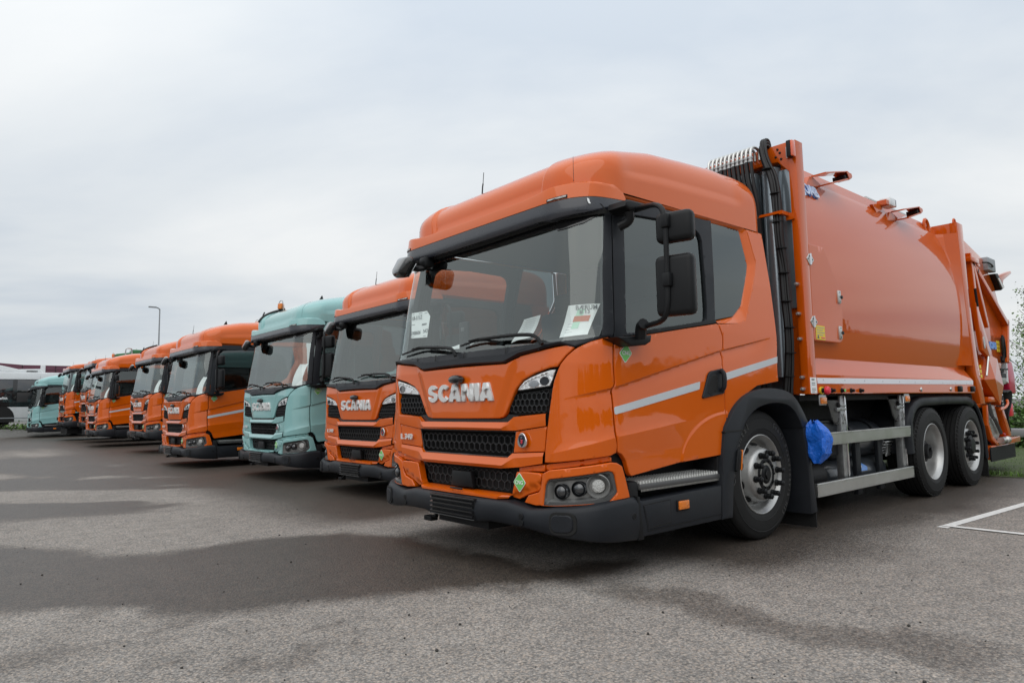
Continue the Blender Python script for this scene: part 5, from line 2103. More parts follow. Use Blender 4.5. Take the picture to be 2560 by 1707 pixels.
    for z in (2.10, 1.84, 1.62, 1.29, 1.19):
        mb = MB()
        mb.lathe([(.016, 0), (.016, .03), (.010, .05), (0, .05)], (2.737, -1.225, z), 'x', 10, -1)
        mb.build('frame_bolt', ZINC, TR)
    # shelf, side rail
    prof = [(1.16, 1.475), (1.180, 1.470), (1.268, 1.326), (1.275, 1.314), (1.275, 1.160), (1.270, 1.150), (1.18, 1.150)]
    for s in (-1, 1):
        mb = MB()
        rows = [[(x+(0 if x < 4 else max(0, 1.314-z)*.28), s*y, z) for y, z in prof] for x in np.linspace(2.873, 7.11, 20)]
        mb.grid(rows if s > 0 else rows[::-1])
        mb.bm.faces.new([mb.bm.verts.new((7.110+max(0, 1.314-z)*.28, s*y, z)) for y, z in prof])
        mb.build('side_shelf', BODYOR, TR, angle=20)
    panel('reflective_strip', [(2.882, 1.236), (7.115, 1.262), (7.118, 1.312), (2.884, 1.287)], STRIPEW, TR, P=planeY(-1.275), off=.003, r=0, thick=.003, step=.1)
    for i in range(10):
        x = 2.99+i*.43
        panel('tape_seam', rect(x-.004, x+.004, 1.262+.002, 1.276), INKL, TR, P=planeY(-1.275), off=.005, r=0, thick=0)
    for s_, (x, mcol) in enumerate(((3.144, BLACK), (3.344, GREEN), (3.539, BLACK), (3.741, BLACK))):
        mb = MB()
        mb.lathe([(.022, 0), (.022, .010), (.015, .012), (.015, .030), (0, .031)], (x, -1.275, 1.177), 'y', 18, -1)
        b = mb.build('push_button', BLACK, TR)
        mb = MB()
        mb.lathe([(.0135, .031), (.012, .036), (0, .037)], (x, -1.275, 1.177), 'y', 18, -1)
        mb.build('button_cap', mcol, b)
    mb = MB()
    mb.lathe([(.034, 0), (.034, .012), (0, .012)], (2.945, -1.275, 1.176), 'y', 24, -1)
    es = mb.build('emergency_stop', YELLOW, TR)
    mb = MB()
    mb.lathe([(.022, .012), (.022, .035), (0, .035)], (2.945, -1.275, 1.176), 'y', 18, -1)
    mb.build('stop_collar', BLACK, es)
    mb = MB()
    mb.lathe([(.020, .035), (.036, .045), (.036, .062), (.026, .075), (0, .078)], (2.945, -1.275, 1.176), 'y', 24, -1)
    mb.build('stop_knob', REDM, es)
    for x, z in ((5.30, 1.191), (6.26, 1.198)):
        mb = MB()
        mb.lathe([(.026, 0), (.022, .012), (0, .014)], (x, -1.275, z), 'y', 4, -1)
        mb.build('rail_stud', ALU, TR, smooth=False)
    for x in (6.555, 7.035):
        mb = MB()
        mb.box(x-.045, x+.045, -1.31, -1.27, 1.166, 1.238, .012)
        mb.build('rubber_buffer', BLACK, TR)
    # sticker on the post
    st = panel('plate_sticker', rect(2.752, 2.866, 1.152, 1.288), WHITE, TR, P=planeY(-1.275), off=.003, r=0, thick=.002)
    for k, (a, b_, w) in enumerate(((1.266, 1.276, .05), (1.236, 1.246, .06), (1.222, 1.229, .06), (1.19, 1.197, .07), (1.178, 1.184, .07), (1.162, 1.170, .045))):
        panel('print_line', rect(2.775, 2.775+w, a, b_), INKL if k else INK, st, P=planeY(-1.275), off=.005, r=0, thick=0)
    for x, z in ((3.0, 1.095), (4.93, 1.10)):
        mb = MB()
        mb.box(x-.065, x+.065, -1.262, -1.25, z-.048, z+.045, .006)
        mk = mb.build('marker_plate', ZINC, TR)
        mb = MB()
        mb.box(x-.05, x+.055, -1.272, -1.256, z-.035, z+.022, .004)
        mb.build('amber_lamp', AMBER, mk)
    # hatch with hinges
    PBAR = lambda u, z, o=0.: np.stack([np.asarray(u, float), -barrel(z)-o, np.asarray(z, float)], -1)
    PHT = planeY(-1.268)
    hatch = panel('service_hatch', [(2.890, 1.614), (3.406, 1.614), (3.464, 1.642), (3.510, 2.054), (3.461, 2.105), (3.181, 2.480), (2.890, 2.478)], BODYOR, TR, P=PHT, r=.008, thick=.13, step=.06, rnd=.02)
    for x, z in ((2.884, 2.332), (2.884, 1.777)):
        q = [(x-.066, z), (x-.014, z+.050), (x+.014, z+.050), (x+.070, z), (x+.014, z-.050), (x-.014, z-.050)]
        h = panel('hinge', q, ALU, hatch, P=planeY(-1.276), r=.003, thick=.008, off=.004, rnd=.01)
        mb = MB()
        mb.lathe([(.008, z-.05), (.008, z+.05)], (x, -1.283, 0), 'z', 10)
        mb.build('hinge_pin', CHROME, h)
        for dx, dz in ((-.04, 0), (.04, 0), (-.015, .025), (.018, -.025)):
            mb = MB()
            mb.lathe([(.006, 0), (.005, .004), (0, .004)], (x+dx, -1.280, z+dz), 'y', 6, -1)
            mb.build('hinge_screw', DARK, h)
    for x, z in ((3.420, 2.044), (3.400, 1.709)):
        mb = MB()
        mb.box(x-.026, x+.026, -1.282, -1.26, z-.060, z+.060, .004)
        lt = mb.build('latch', ALU, hatch)
        mb = MB()
        mb.lathe([(.016, 0), (.016, .02), (0, .022)], (x+.036, -1.268, z), 'y', 12, -1)
        mb.build('latch_knob', BLACK, lt)
        for dz in (-.042, 0, .042):
            mb = MB()
            mb.lathe([(.005, 0), (.004, .003), (0, .003)], (x, -1.282, z+dz), 'y', 6, -1)
            mb.build('latch_screw', DARK, lt)
    ws = panel('warning_sticker', rect(2.926, 3.096, 1.625, 1.750), YELLOW, TR, P=PHT, off=.003, r=0, thick=0)
    for k in range(4):
        panel('print_line', rect(2.94, 3.085-.03*(k % 2), 1.730-.022*k, 1.736-.022*k), INKL, ws, P=PHT, off=.005, r=0, thick=0)
    panel('warning_sign', [(2.943, 1.635), (2.983, 1.635), (2.963, 1.668)], INK, ws, P=PHT, off=.005, r=0, thick=0)
    panel('print_line', rect(3.02, 3.085, 1.637, 1.649), REDM, ws, P=PHT, off=.005, r=0, thick=0)
    # maker's letters on the barrel
    zc = 3.072
    yb = float(-barrel(zc))
    sl = float(barrel(3.05)-barrel(3.1))/.05
    text_obj('maker_lettering', 'JOAB', .165, PALEBL, TR, frame((3.285, yb-.020, zc), (1, 0, 0), (0, sl, 1)), ext=.004, bold=.006, sx=.86)
    text_obj('maker_lettering', 'JOAB', .168, BLUEL, TR, frame((3.278, yb-.006, zc-.003), (1, 0, 0), (0, sl, 1)), ext=.004, bold=.011, sx=.87)

    # light brackets along the roof edge
    def work_light(x, z):
        w = empty('work_light', (x, -1.03, z), 0, TR)
        w.scale = (.88, .95, .80)
        mb = MB()
        mb.prism([(-.16, -.12), (.20, -.06), (.20, -.02), (.02, .03), (-.05, .02)], -.062, -.010, 'y', .004)
        mb.prism([(.0, .02), (.0, .04), (.56, .185), (.64, .165), (.64, .150), (.55, .170)], -.205, -.055, 'y', .002)
        mb.prism([(.14, -.075), (.14, -.055), (.60, .105), (.66, .135), (.67, .120), (.61, .085)], -.205, -.055, 'y', .002)
        mb.prism([(.52, .165), (.64, .165), (.66, .13), (.58, .085)], -.212, -.205, 'y')
        mb.build('bracket', BODYOR, w, smooth=False)
        mb = MB()
        mb.box(.50, .66, -.195, -.065, .090, .140, .006, rot=Matrix.Rotation(radians(-12), 3, 'Y'))
        hd = mb.build('lamp_body', BLACK, w)
        mb = MB()
        mb.box(.515, .645, -.188, -.075, .078, .091, .002, rot=Matrix.Rotation(radians(-12), 3, 'Y'))
        mb.build('lamp_lens', LENSWH, hd)
    work_light(3.42, 3.225)
    work_light(5.36, 3.215)
    # camera
    cm = empty('roof_camera', (5.13, -1.03, 3.235), 0, TR)
    cm.scale = (.85, .85, .62)
    mb = MB()
    mb.prism([(-.30, .02), (-.12, .08), (.02, .10), (.02, .0), (-.18, -.11)], -.05, -.008, 'y', .004)
    mb.box(-.05, .05, -.13, -.01, .06, .15, .004)
    mb.build('bracket', BODYOR, cm, smooth=False)
    mb = MB()
    mb.box(.03, .22, -.15, -.01, .06, .21, .015)
    hb2 = mb.build('housing', BUSW, cm)
    mb = MB()
    mb.box(.21, .26, -.145, -.015, .065, .205, .012)
    mb.build('lens_hood', GLOSSBLK, hb2)
    # roof boards near the tail
    mb = MB()
    mb.box(5.9, 6.9, -.80, -.62, 3.36, 3.50, .02)
    mb.box(5.9, 7.6, -.55, -.48, 3.44, 3.50, .02)
    mb.build('roof_beam', BODYOR, TR)
    mb = MB()
    mb.tube([(5.6, -.72, 3.53), (6.9, -.72, 3.53)], .035, 10)
    mb.build('roof_pipe', ALU, TR)


def build_tail():
    # rear frame
    mb = MB()
    for s in (-1, 1):
        # front plate of the arch, leaning
        q = [(6.99, 3.352), (7.215, 3.352), (7.235, 2.73), (7.25, 2.38), (7.33, 1.89), (7.40, 1.526), (7.56, 1.012), (7.38, 1.012), (7.20, 1.40), (7.13, 1.9), (7.06, 2.5)]
        mb.prism(q, s*1.275, s*1.19, 'y', .004)
    mb.box(7.0, 7.2, -1.19, 1.19, 3.22, 3.352)
    mb.build('rear_frame', BODYOR, TR, angle=25)
    # plate closing the step between barrel and frame
    mb = MB()
    rows = [[], [], []]
    for z in np.linspace(1.50, 3.212, 24):
        x1 = float(np.interp(z, [1.5, 1.9, 2.5, 3.35], [7.17, 7.13, 7.06, 6.99]))
        yb = float(barrel(z))
        rows[0].append((6.87, -yb+.01, z))
        rows[1].append((6.93, -max(yb+.012, min(1.13+(3.2-z)*.085, 1.225)), z))
        rows[2].append((x1, -1.272, z))
    mb.grid(rows[::-1])
    mb.build('frame_flare', BODYOR, TR, angle=12)
    mb = MB()
    mb.tube([(7.12, -1.2, 3.35), (7.12, -1.2, 3.42), (7.16, -1.2, 3.44), (7.2, -1.2, 3.42), (7.2, -1.2, 3.35)], .012, 6)
    mb.build('lifting_eye', BODYOR, TR)
    mb = MB()
    mb.tube([(6.62, -1.02, 3.24), (6.60, -1.02, 3.36), (6.68, -1.02, 3.40), (6.76, -1.02, 3.33), (6.76, -1.02, 3.24)], .02, 6)
    mb.build('lifting_eye', BODYOR, TR)
    # tailgate shell
    mb = MB()
    side = [(7.24, 3.28), (7.75, 3.26), (8.55, 3.10), (9.0, 2.75), (9.36, 2.20), (9.30, 1.66), (9.05, 1.56), (8.80, 1.20), (8.60, .95), (7.60, .95), (7.42, 1.5)]
    mb.prism(side, -1.13, 1.13, 'y', .012)
    mb.build('tailgate', BODYOR, TR, angle=25)
    mb = MB()
    for a, b, w in (((7.74, 2.98), (9.28, 2.18), .075), ((9.30, 2.24), (9.10, 1.60), .06), ((7.74, 3.06), (7.86, 2.0), .085), ((7.78, 2.98), (8.26, 2.08), .08)):
        a, b = np.array(a), np.array(b)
        d = (b-a)/np.linalg.norm(b-a)
        n = np.array((-d[1], d[0]))*w/2
        mb.prism([tuple(a+n), tuple(b+n), tuple(b-n), tuple(a-n)], -1.21, -1.12, 'y', .004)
    mb.build('tailgate_rib', BODYOR, TR, angle=25)
    # press arm, wedge box
    mb = MB()
    mb.prism([(7.56, 2.36), (7.64, 2.32), (8.06, 1.72), (7.98, 1.62), (7.70, 1.72), (7.62, 2.0)], -1.262, -1.21, 'y', .006)
    mb.build('tail_arm', BODYOR, TR, angle=25)
    mb = MB()
    mb.tube([(7.55, -1.268, 2.54), (7.60, -1.268, 2.30)], .016, 8)
    mb.build('arm_rod', CHASS, TR)
    mb = MB()
    mb.tube([(7.88, -1.27, 1.64), (7.73, -1.27, 1.38)], .014, 8)
    mb.build('arm_rail', ALU, TR)
    mb = MB()
    va = [mb.bm.verts.new(p) for p in ((7.97, -1.24, 1.68), (8.40, -1.24, 1.63), (8.60, -1.24, 1.25), (8.37, -1.24, .98), (8.0, -1.30, 1.34), (7.74, -1.24, 1.33))]
    vb = [mb.bm.verts.new((p.co.x, -1.10, p.co.z)) for p in va[:4]+va[5:]]
    for f in ((0, 1, 4), (1, 2, 4), (2, 3, 4), (3, 5, 4), (5, 0, 4)): mb.bm.faces.new([va[i] for i in f])
    ring = [0, 1, 2, 3, 5]
    for i in range(5):
        a, b = ring[i], ring[(i+1) % 5]
        mb.bm.faces.new((va[b], va[a], vb[i], vb[(i+1) % 5]))
    bmesh.ops.recalc_face_normals(mb.bm, faces=mb.bm.faces)
    mb.build('wedge_box', BODYOR, TR, smooth=False)
    mb = MB()
    mb.box(7.90, 8.30, -1.23, -1.12, 1.03, 1.10, .008)
    mb.build('tail_ledge', BODYOR, TR)
    # yellow squares on the frame edge and by the letters
    for k in range(3):
        z = 1.495-.062*k
        panel('yellow_label', rect(7.425+.012*k, 7.495+.012*k, z-.022, z+.022), YELLOW, TR, P=planeY(-1.2755), off=.003, r=0, thick=.002)
    for i in range(2):
        for j in range(3):
            x, z = 8.90+i*.085, 1.895-j*.058
            panel('yellow_label', rect(x-.035, x+.035, z-.024, z+.024), YELLOW, TR, P=planeY(-1.131), off=.003, r=0, thick=.002)
    text_obj('maker_lettering', 'JOAB', .135, BLUEL, TR, frame((8.66, -1.138, 1.832), (1, 0, 0), (0, 0, 1)), ext=.006, bold=.008)
    # oval plate, grey box, lamp, wing
    mb = MB()
    mb.prism([(7.76+.035*cos(t), 1.828+.085*sin(t)) for t in np.linspace(0, 2*pi, 20, endpoint=False)], -1.272, -1.26, 'y')
    mb.build('oval_plate', ALU, TR)
    mb = MB()
    mb.box(8.56, 8.93, -1.19, -1.10, 2.93, 3.12, .012)
    gb = mb.build('junction_box', GREYW, TR)
    mb = MB()
    mb.tube([(8.42, -1.16, 3.02), (8.52, -1.2, 3.03), (8.62, -1.22, 3.0), (8.74, -1.2, 2.99)], .012, 6)
    mb.build('box_cable', HOSE, gb)
    mb = MB()
    mb.prism([(8.82, 2.90), (8.98, 2.92), (9.28, 2.74), (9.10, 2.68)], -1.20, -1.06, 'y', .012)
    tl = mb.build('rear_floodlight', BLACK, TR)
    mb = MB()
    mb.prism([(8.92, 2.84), (9.0, 2.85), (9.20, 2.73), (9.12, 2.71)], -1.21, -1.19, 'y')
    mb.build('lamp_lens', LENSWH, tl)
    mb = MB()
    mb.prism([(9.20, 2.92), (9.95, 3.08), (10.0, 3.05), (9.50, 2.88), (9.40, 2.74)], -1.14, -1.06, 'y', .01)
    mb.build('hopper_wing', BODYOR, TR, angle=25)
    mb = MB()
    mb.box(7.60, 7.95, -1.24, -1.12, 2.93, 2.99, .006)
    mb.box(7.92, 8.06, -1.22, -1.12, 2.90, 2.94, .006)
    mb.build('tail_light_bracket', BODYOR, TR)
    mb = MB()
    mb.lathe([(.03, 0), (.03, .05), (0, .055)], (8.0, -1.16, 2.84), 'y', 14, -1)
    mb.build('tail_camera', BLACK, TR)
    # hopper rear, beams
    mb = MB()
    mb.prism([(8.45, .96), (8.56, .96), (8.88, .55), (8.74, .53)], -1.22, -1.10, 'y', .006)
    mb.box(8.45, 9.22, -1.24, 1.1, .44, .52, .008)
    mb.prism([(7.84, .98), (7.90, .99), (7.88, .76), (8.0, .58), (8.24, .47), (8.5, .47), (8.5, .44), (8.2, .43), (7.95, .52), (7.82, .72)], -1.215, -1.16, 'y', .006)
    mb.box(7.95, 9.08, -1.2, 1.1, .25, .44, .01)
    mb.build('hopper_frame', BODYOR, TR, angle=25)
    mb = MB()
    mb.box(7.75, 8.85, -1.1, 1.1, .26, .94)
    mb.box(7.9, 9.06, -1.205, -1.19, .23, .42)
    mb.build('hopper_floor', CHASS, TR, smooth=False)
    mb = MB()
    mb.prism([(7.90, .99), (8.29, .985), (8.50, .63), (8.30, .47), (8.06, .52), (7.90, .72)], -1.185, -1.165, 'y', .004)
    sp = mb.build('step_plate', DIAM, TR)
    mb = MB()
    for i in range(7):
        for j in range(9):
            x, z = 7.95+i*.062+(j % 2)*.03, .53+j*.055
            if inpoly(np.array([(x, z)]), [(7.91, .97), (8.27, .965), (8.46, .64), (8.30, .49), (8.08, .54), (7.92, .73)])[0]:
                mb.prism([(x-.022, z), (x, z+.008), (x+.022, z), (x, z-.008)], -1.188, -1.182, 'y')
    mb.build('tread_pattern', ALU, sp, smooth=False)
    mb = MB()
    mb.tube([(7.95, -1.21, 1.0), (8.03, -1.215, .84)], .026, 8)
    mb.tube([(8.05, -1.22, .82), (8.12, -1.22, .80), (8.36, -1.22, .60)], .024, 8)
    mb.build('gas_strut', LAMPGREY, sp)
    mb = MB()
    mb.lathe([(.045, 0), (.045, .05), (.03, .06), (.03, .20), (.05, .21), (.05, .30), (.04, .31), (0, .31)], (8.22, -1.25, .50), 'x', 16)
    vl = mb.build('drain_valve', ALU, TR)
    mb = MB()
    mb.tube([(8.36, -1.26, .55), (8.36, -1.27, .58), (8.24, -1.28, .60)], .009, 6)
    mb.build('valve_lever', REDM, vl)
    mb = MB()
    mb.tube([(8.28, -1.25, .92), (8.5, -1.26, .94), (8.66, -1.26, 1.0), (8.70, -1.24, 1.05)], .018, 8)
    mb.build('grab_handle', BODYOR, TR)
    # lifter at the very back
    mb = MB()
    mb.box(9.02, 9.10, -1.12, -1.03, .45, 1.12, .01)
    mb.build('lifter_post', LAMPGREY, TR)
    mb = MB()
    for k in range(7):
        y = -1.10-.012*k
        mb.tube([(8.86+.02*k, y, 1.16), (9.02+.02*k, y-.03, 1.20), (9.10, y-.02, 1.0), (8.98-.01*k, y, .80), (9.02, y, .60)], .014, 6)
    mb.box(8.80, 9.12, -1.10, -1.05, .62, 1.14, .03)
    mb.build('lifter_hoses', HOSE, TR)
    mb = MB()
    rs = np.random.RandomState(3)
    for k in range(12):
        z = 1.02-k*.042
        mb.lathe([(.014, 0), (.020, .006), (.020, .018), (.014, .024)], (8.86+.02*sin(k), -1.14, z), 'z', 8)
    mb.build('lifter_chain', ZINC, TR)
    mb = MB()
    mb.box(9.10, 9.24, -1.16, -.9, 1.70, 1.98, .02)
    mb.box(9.02, 9.2, -1.17, -.95, 1.60, 1.70, .01)
    mb.tube([(9.04, -1.17, 2.0), (8.98, -1.18, 1.88), (9.0, -1.18, 1.70), (8.96, -1.17, 1.62)], .016, 6)
    mb.tube([(9.10, -1.17, 1.98), (9.06, -1.19, 1.84), (9.08, -1.18, 1.68)], .012, 6)
    mb.build('control_box', BLACK, TR)
    mb = MB()
    mb.box(9.14, 9.34, -1.12, -.9, 1.92, 2.08, .01)
    mb.build('control_shield', BODYOR, TR)
    mb = MB()
    mb.box(9.22, 9.38, -1.10, -.96, 2.14, 2.26, .02)
    mb.tube([(9.24, -1.05, 2.12), (9.22, -1.05, 2.04), (9.15, -1.05, 1.98)], .014, 6)
    mb.tube([(9.36, -1.05, 2.14), (9.42, -1.02, 1.9), (9.46, -1.02, 1.66)], .007, 6)
    mb.build('rear_beacon', BLACK, TR)
    mb = MB()
    mb.prism([(8.92, 1.42), (9.34, 1.45), (9.34, 1.30), (8.98, 1.26)], -1.12, .9, 'y', .012)
    mb.build('lifter_tray', ALU, TR)
    mb = MB()
    mb.box(9.0, 9.3, -1.10, .9, 1.46, 1.50, .008)
    mb.tube([(8.92, -1.14, 1.50), (9.2, -1.16, 1.505)], .014, 6)
    mb.box(9.02, 9.24, -1.13, -.9, 1.38, 1.44)
    mb.build('lifter_linkage', BLACK, TR)
    mb = MB()
    mb.prism(rounded([(9.33, 1.66), (9.62, 1.63), (9.70, 1.40), (9.70, 1.14), (9.40, 1.15), (9.31, 1.34)], .05), -1.13, .6, 'y', .02, 3)
    mb.build('comb_cover', REDB, TR)
    mb = MB()
    mb.prism([(9.28, 1.66), (9.33, 1.67), (9.31, 1.30), (9.26, 1.32)], -1.135, -1.0, 'y')
    mb.build('comb_edge', BUSW, TR, smooth=False)
    mb = MB()
    mb.box(9.44, 9.60, -1.10, -.9, .80, 1.0, .02)
    mb.build('tail_lamp', REDM, TR)


def build_running_gear():
    # side guard
    def rail(z0, z1, x0, x1, nm='guard_rail'):
        mb = MB()
        h = z1-z0
        prof = [(-1.195, z0), (-1.222, z0), (-1.226, z0+.004), (-1.226, z0+h*.10), (-1.220, z0+h*.115), (-1.220, z0+h*.15), (-1.226, z0+h*.165), (-1.226, z0+h*.80), (-1.219, z0+h*.82), (-1.219, z0+h*.86),
                (-1.226, z0+h*.88), (-1.226, z1-.004), (-1.222, z1), (-1.195, z1)]
        rows = [[(x, y, z) for y, z in prof] for x in (x0, x1)]
        mb.grid(rows[::-1])
        for x in (x0, x1):
            mb.bm.faces.new([mb.bm.verts.new((x, y, z)) for y, z in prof])
        o = mb.build(nm, ALU, TR, angle=20)
        mb = MB()
        mb.box(x1-.002, x1+.010, -1.228, -1.19, z0-.002, z1+.002)
        mb.build('rail_end_cap', BLACK, o, smooth=False)
    rail(.690, .803, 2.88, 5.13)
    rail(.258, .374, 2.88, 5.08)
    for x in (3.60, 5.03):
        mb = MB()
        mb.box(x-.055, x+.045, -1.168, -1.10, .30, 1.135, .004)
        po = mb.build('guard_post', ZINC, TR)
        mb = MB()
        mb.box(x+.018, x+.046, -1.178, -1.166, .37, 1.13, .002)
        mb.build('post_edge', CHROME, po)
        mb = MB()
        mb.box(x-.06, x+.05, -1.18, -1.10, .995, 1.015, .003)
        mb.box(x-.06, x+.05, -1.18, -1.10, 1.03, 1.045, .003)
        mb.box(x-.14, x-.06, -1.175, -1.15, .985, 1.02, .003)
        mb.tube([(x-.03, -1.18, .96), (x+.0, -1.185, .90)], .008, 6)
        mb.lathe([(.02, 0), (.02, .014), (0, .016)], (x-.02, -1.168, .885), 'y', 6, -1)
        mb.build('post_clamp', ZINC, po)
        mb = MB()
        mb.prism([(x-.32, 1.13), (x-.05, 1.13), (x-.05, .90), (x-.09, .86), (x-.15, .87), (x-.20, .92), (x-.24, 1.02)], -1.15, -1.135, 'y', .002)
        hp = mb.build('hinge_plate', LAMPGREY, TR)
        for k in range(7):
            t = radians(200+k*22)
            mb = MB()
            mb.lathe([(.010, 0), (0, .001)], (x-.13+.075*cos(t), -1.1515, .95+.075*sin(t)), 'y', 10, -1)
            mb.build('pivot_hole', DARK, hp)
        mb = MB()
        mb.lathe([(.022, 0), (.022, .012), (.014, .02), (0, .021)], (x-.075, -1.15, 1.045), 'y', 14, -1)
        mb.build('pivot_bolt', CHASS, hp)
    # gas bottles with straps, battery box
    for z, y, r, x0, x1 in ((.68, -.84, .19, 3.72, 5.0), (.34, -.86, .165, 3.50, 5.02)):
        mb = MB()
        mb.lathe([(.0, x0), (r*.45, x0+.01), (r*.8, x0+.06), (r*.97, x0+.13), (r, x0+.2), (r, x1-.2), (r*.97, x1-.13), (r*.8, x1-.06), (r*.4, x1-.01), (.0, x1)], (0, y, z), 'x', 36)
        tk = mb.build('gas_bottle', TANKG, TR)
        mb = MB()
        mb.lathe([(.03, x1-.02), (.03, x1+.04), (.045, x1+.05), (.045, x1+.09), (0, x1+.09)], (0, y, z), 'x', 10)
        mb.build('bottle_valve', ZINC, tk)
    panel('gas_label', [(4.28, .475), (4.42, .405), (4.40, .37), (4.24, .372), (4.24, .44)], BLUEL, TR, P=lambda u, z, o=0.: np.stack([np.asarray(u, float), -.86-np.sqrt(np.maximum(.165**2-(np.asarray(z, float)-.34)**2, 1e-4))-o, np.asarray(z, float)], -1), off=.003, r=0, thick=.001, step=.02)
    panel('label_mark', [(4.26, .455), (4.32, .44), (4.285, .40)], WHITE, TR, P=lambda u, z, o=0.: np.stack([np.asarray(u, float), -.86-np.sqrt(np.maximum(.165**2-(np.asarray(z, float)-.34)**2, 1e-4))-o, np.asarray(z, float)], -1), off=.005, r=0, thick=.001, step=.02)
    for x in (4.12, 4.66):
        mb = MB()
        a = [(-.84+.215*cos(t), .68+.215*sin(t)) for t in np.linspace(radians(20), radians(178), 14)]
        b = [(-.84+.196*cos(t), .68+.196*sin(t)) for t in np.linspace(radians(178), radians(20), 14)]
        mb.prism(a+b, x-.055, x+.055, 'x', .004)
        mb.box(x-.055, x+.055, -1.062, -1.02, .16, .74, .006)
        mb.box(x-.05, x+.06, -1.075, -1.03, .66, .76, .02)
        mb.build('bottle_strap', GREYPL, TR)
    mb = MB()
    mb.box(2.98, 3.62, -1.12, -.55, .58, .885, .012)
    bb = mb.build('battery_box', GREYPL, TR)
    mb = MB()
    mb.box(2.96, 3.64, -1.13, -.54, .885, .905, .006)
    mb.build('box_lid', BLACK, bb)
    mb = MB()
    mb.box(2.98, 3.4, -1.0, -.6, .22, .52, .05)
    mb.lathe([(.10, 2.86), (.12, 2.88), (.12, 3.3), (0, 3.3)], (0, -1.0, .40), 'x', 24)
    for k in range(6):
        mb.tube([(2.9, -1.08, .30+.05*k), (3.0, -1.12, .34+.05*k), (3.12, -1.06, .31+.05*k)], .014, 6)
    mb.build('air_unit', CHASS, TR)
    mb = MB()
    rs = np.random.RandomState(5)
    for k in range(5):
        z = .50+.03*k
        mb.tube([(4.9, -.95, z), (5.0, -1.0-.02*k, z+.02), (5.12, -.98, z-.01)], .010, 6)
        mb.lathe([(.022, 4.98+.02*k), (.022, 5.02+.02*k)], (0, -1.0, z), 'x', 8)
    mb.tube([(4.86, -.95, .66), (4.92, -1.02, .64), (4.93, -1.03, .55), (4.9, -1.02, .48)], .008, 6)
    mb.build('valve_block', ZINC, TR)
    # bogie mudguard: one sweeping strip with rolled edge
    out = [(5.055, .50), (5.03, .70), (5.06, .88), (5.16, 1.00), (5.27, 1.07), (5.40, 1.108), (5.52, 1.122), (6.3, 1.136), (7.02, 1.130), (7.18, 1.108), (7.32, 1.062), (7.45, .985), (7.56, .87), (7.65, .72), (7.70, .52), (7.715, .30)]
    O = resample(out, .06, False)
    for s in (-1, 1):
        mb = MB()
        f = s
        rows = []
        cx, cz = 6.36, .35
        for d, y in ((.115, 1.205), (.10, 1.222), (.085, 1.228), (.065, 1.226), (.035, 1.228), (.012, 1.215), (0, 1.195), (0, .80), (.03, .80), (.03, 1.19), (.10, 1.19)):
            r = []
            for i, p in enumerate(O):
                a = O[max(i-1, 0)]
                b = O[min(i+1, len(O)-1)]
                t = (b-a)/np.linalg.norm(b-a)
                n = np.array((t[1], -t[0]))
                q = p+n*d*(1.0 if p[0] < 7.3 else .5)
                r.append((q[0], f*y, q[1]))
            rows.append(r)
        mb.grid(rows)
        bmesh.ops.recalc_face_normals(mb.bm, faces=mb.bm.faces)
        mg = mb.build('bogie_mudguard', BLACK if s > 0 else GREYPL, TR, angle=35)
        mb = MB()
        mb.box(7.70, 7.72, min(f*1.21, f*.8), max(f*1.21, f*.8), .06, .50)
        mb.build('mud_flap', RUBBER, mg, smooth=False)
        make_wheel(TR, (5.665, f*1.235, .496), .496, .33, 'drive', s)
        make_wheel(TR, (7.01, f*1.235, .496), .496, .33, 'tag', s)
    mb = MB()
    mb.box(2.8, 7.7, -1.15, 1.15, 1.09, 1.14)
    mb.box(2.9, 7.6, -.8, .8, .86, 1.1)
    mb.box(4.9, 7.6, -.82, .82, .40, .95)
    mb.lathe([(.12, -1.0), (.12, 1.0)], (5.665, 0, .496), 'y', 16)
    mb.lathe([(.10, -1.0), (.10, 1.0)], (7.01, 0, .496), 'y', 16)
    mb.box(2.85, 5.0, .55, 1.18, .26, .95, .05)  # unseen far-side tank block, added to shut out light under the body
    mb.box(2.9, 5.2, -.5, .5, .34, .9)
    mb.build('sub_frame', CHASS, TR, smooth=False)


build_refuse_body()
build_tail()
build_running_gear()


def tyre_text(T):
    """raised lettering on the front tyre wall"""
    def arc_text(s, r, a0, da, size):
        bm = bmesh.new()
        for i, ch in enumerate(s):
            if ch == ' ': continue
            a = radians(a0-da*i)
            o = text_obj('tyre_letter', ch, size, TYREL, None, frame((r*cos(a), -.0175, r*sin(a)), (sin(a), 0, -cos(a)), (cos(a), 0, sin(a))), ext=.0015, bold=.0012, res=1)
            bm.from_mesh(o.data)
            me0 = o.data
            bpy.data.objects.remove(o)
            bpy.data.meshes.remove(me0)
        me = bpy.data.meshes.new('tyre_lettering')
        bm.to_mesh(me)
        bm.free()
        link('tyre_lettering', me, TYREL, T, smooth=False)
    arc_text('Continental', .428, 184, 6.6, .072)
    arc_text('Conti Scandinavia HS3', .428, 62, 5.6, .05)


TYREL = mat('tyre_letter_black', (.050, .050, .050), .45)
tyre_text([o for o in TR.children if o.name.split('.')[0] == 'wheel' and o.location.y < 0 and o.location.x < 3][0])
# ------------------------------------------------------------------ the other trucks: copies of one cab kit
def recolour(me, a, b, cache={}):
    k = (me.name, b.name)
    if k not in cache:
        if not any(m == a for m in me.materials): cache[k] = me
        else:
            c = me.copy()
            for i, m in enumerate(c.materials):
                if m == a: c.materials[i] = b
            cache[k] = c
    return cache[k]


SKIP = {'tyre_lettering'}


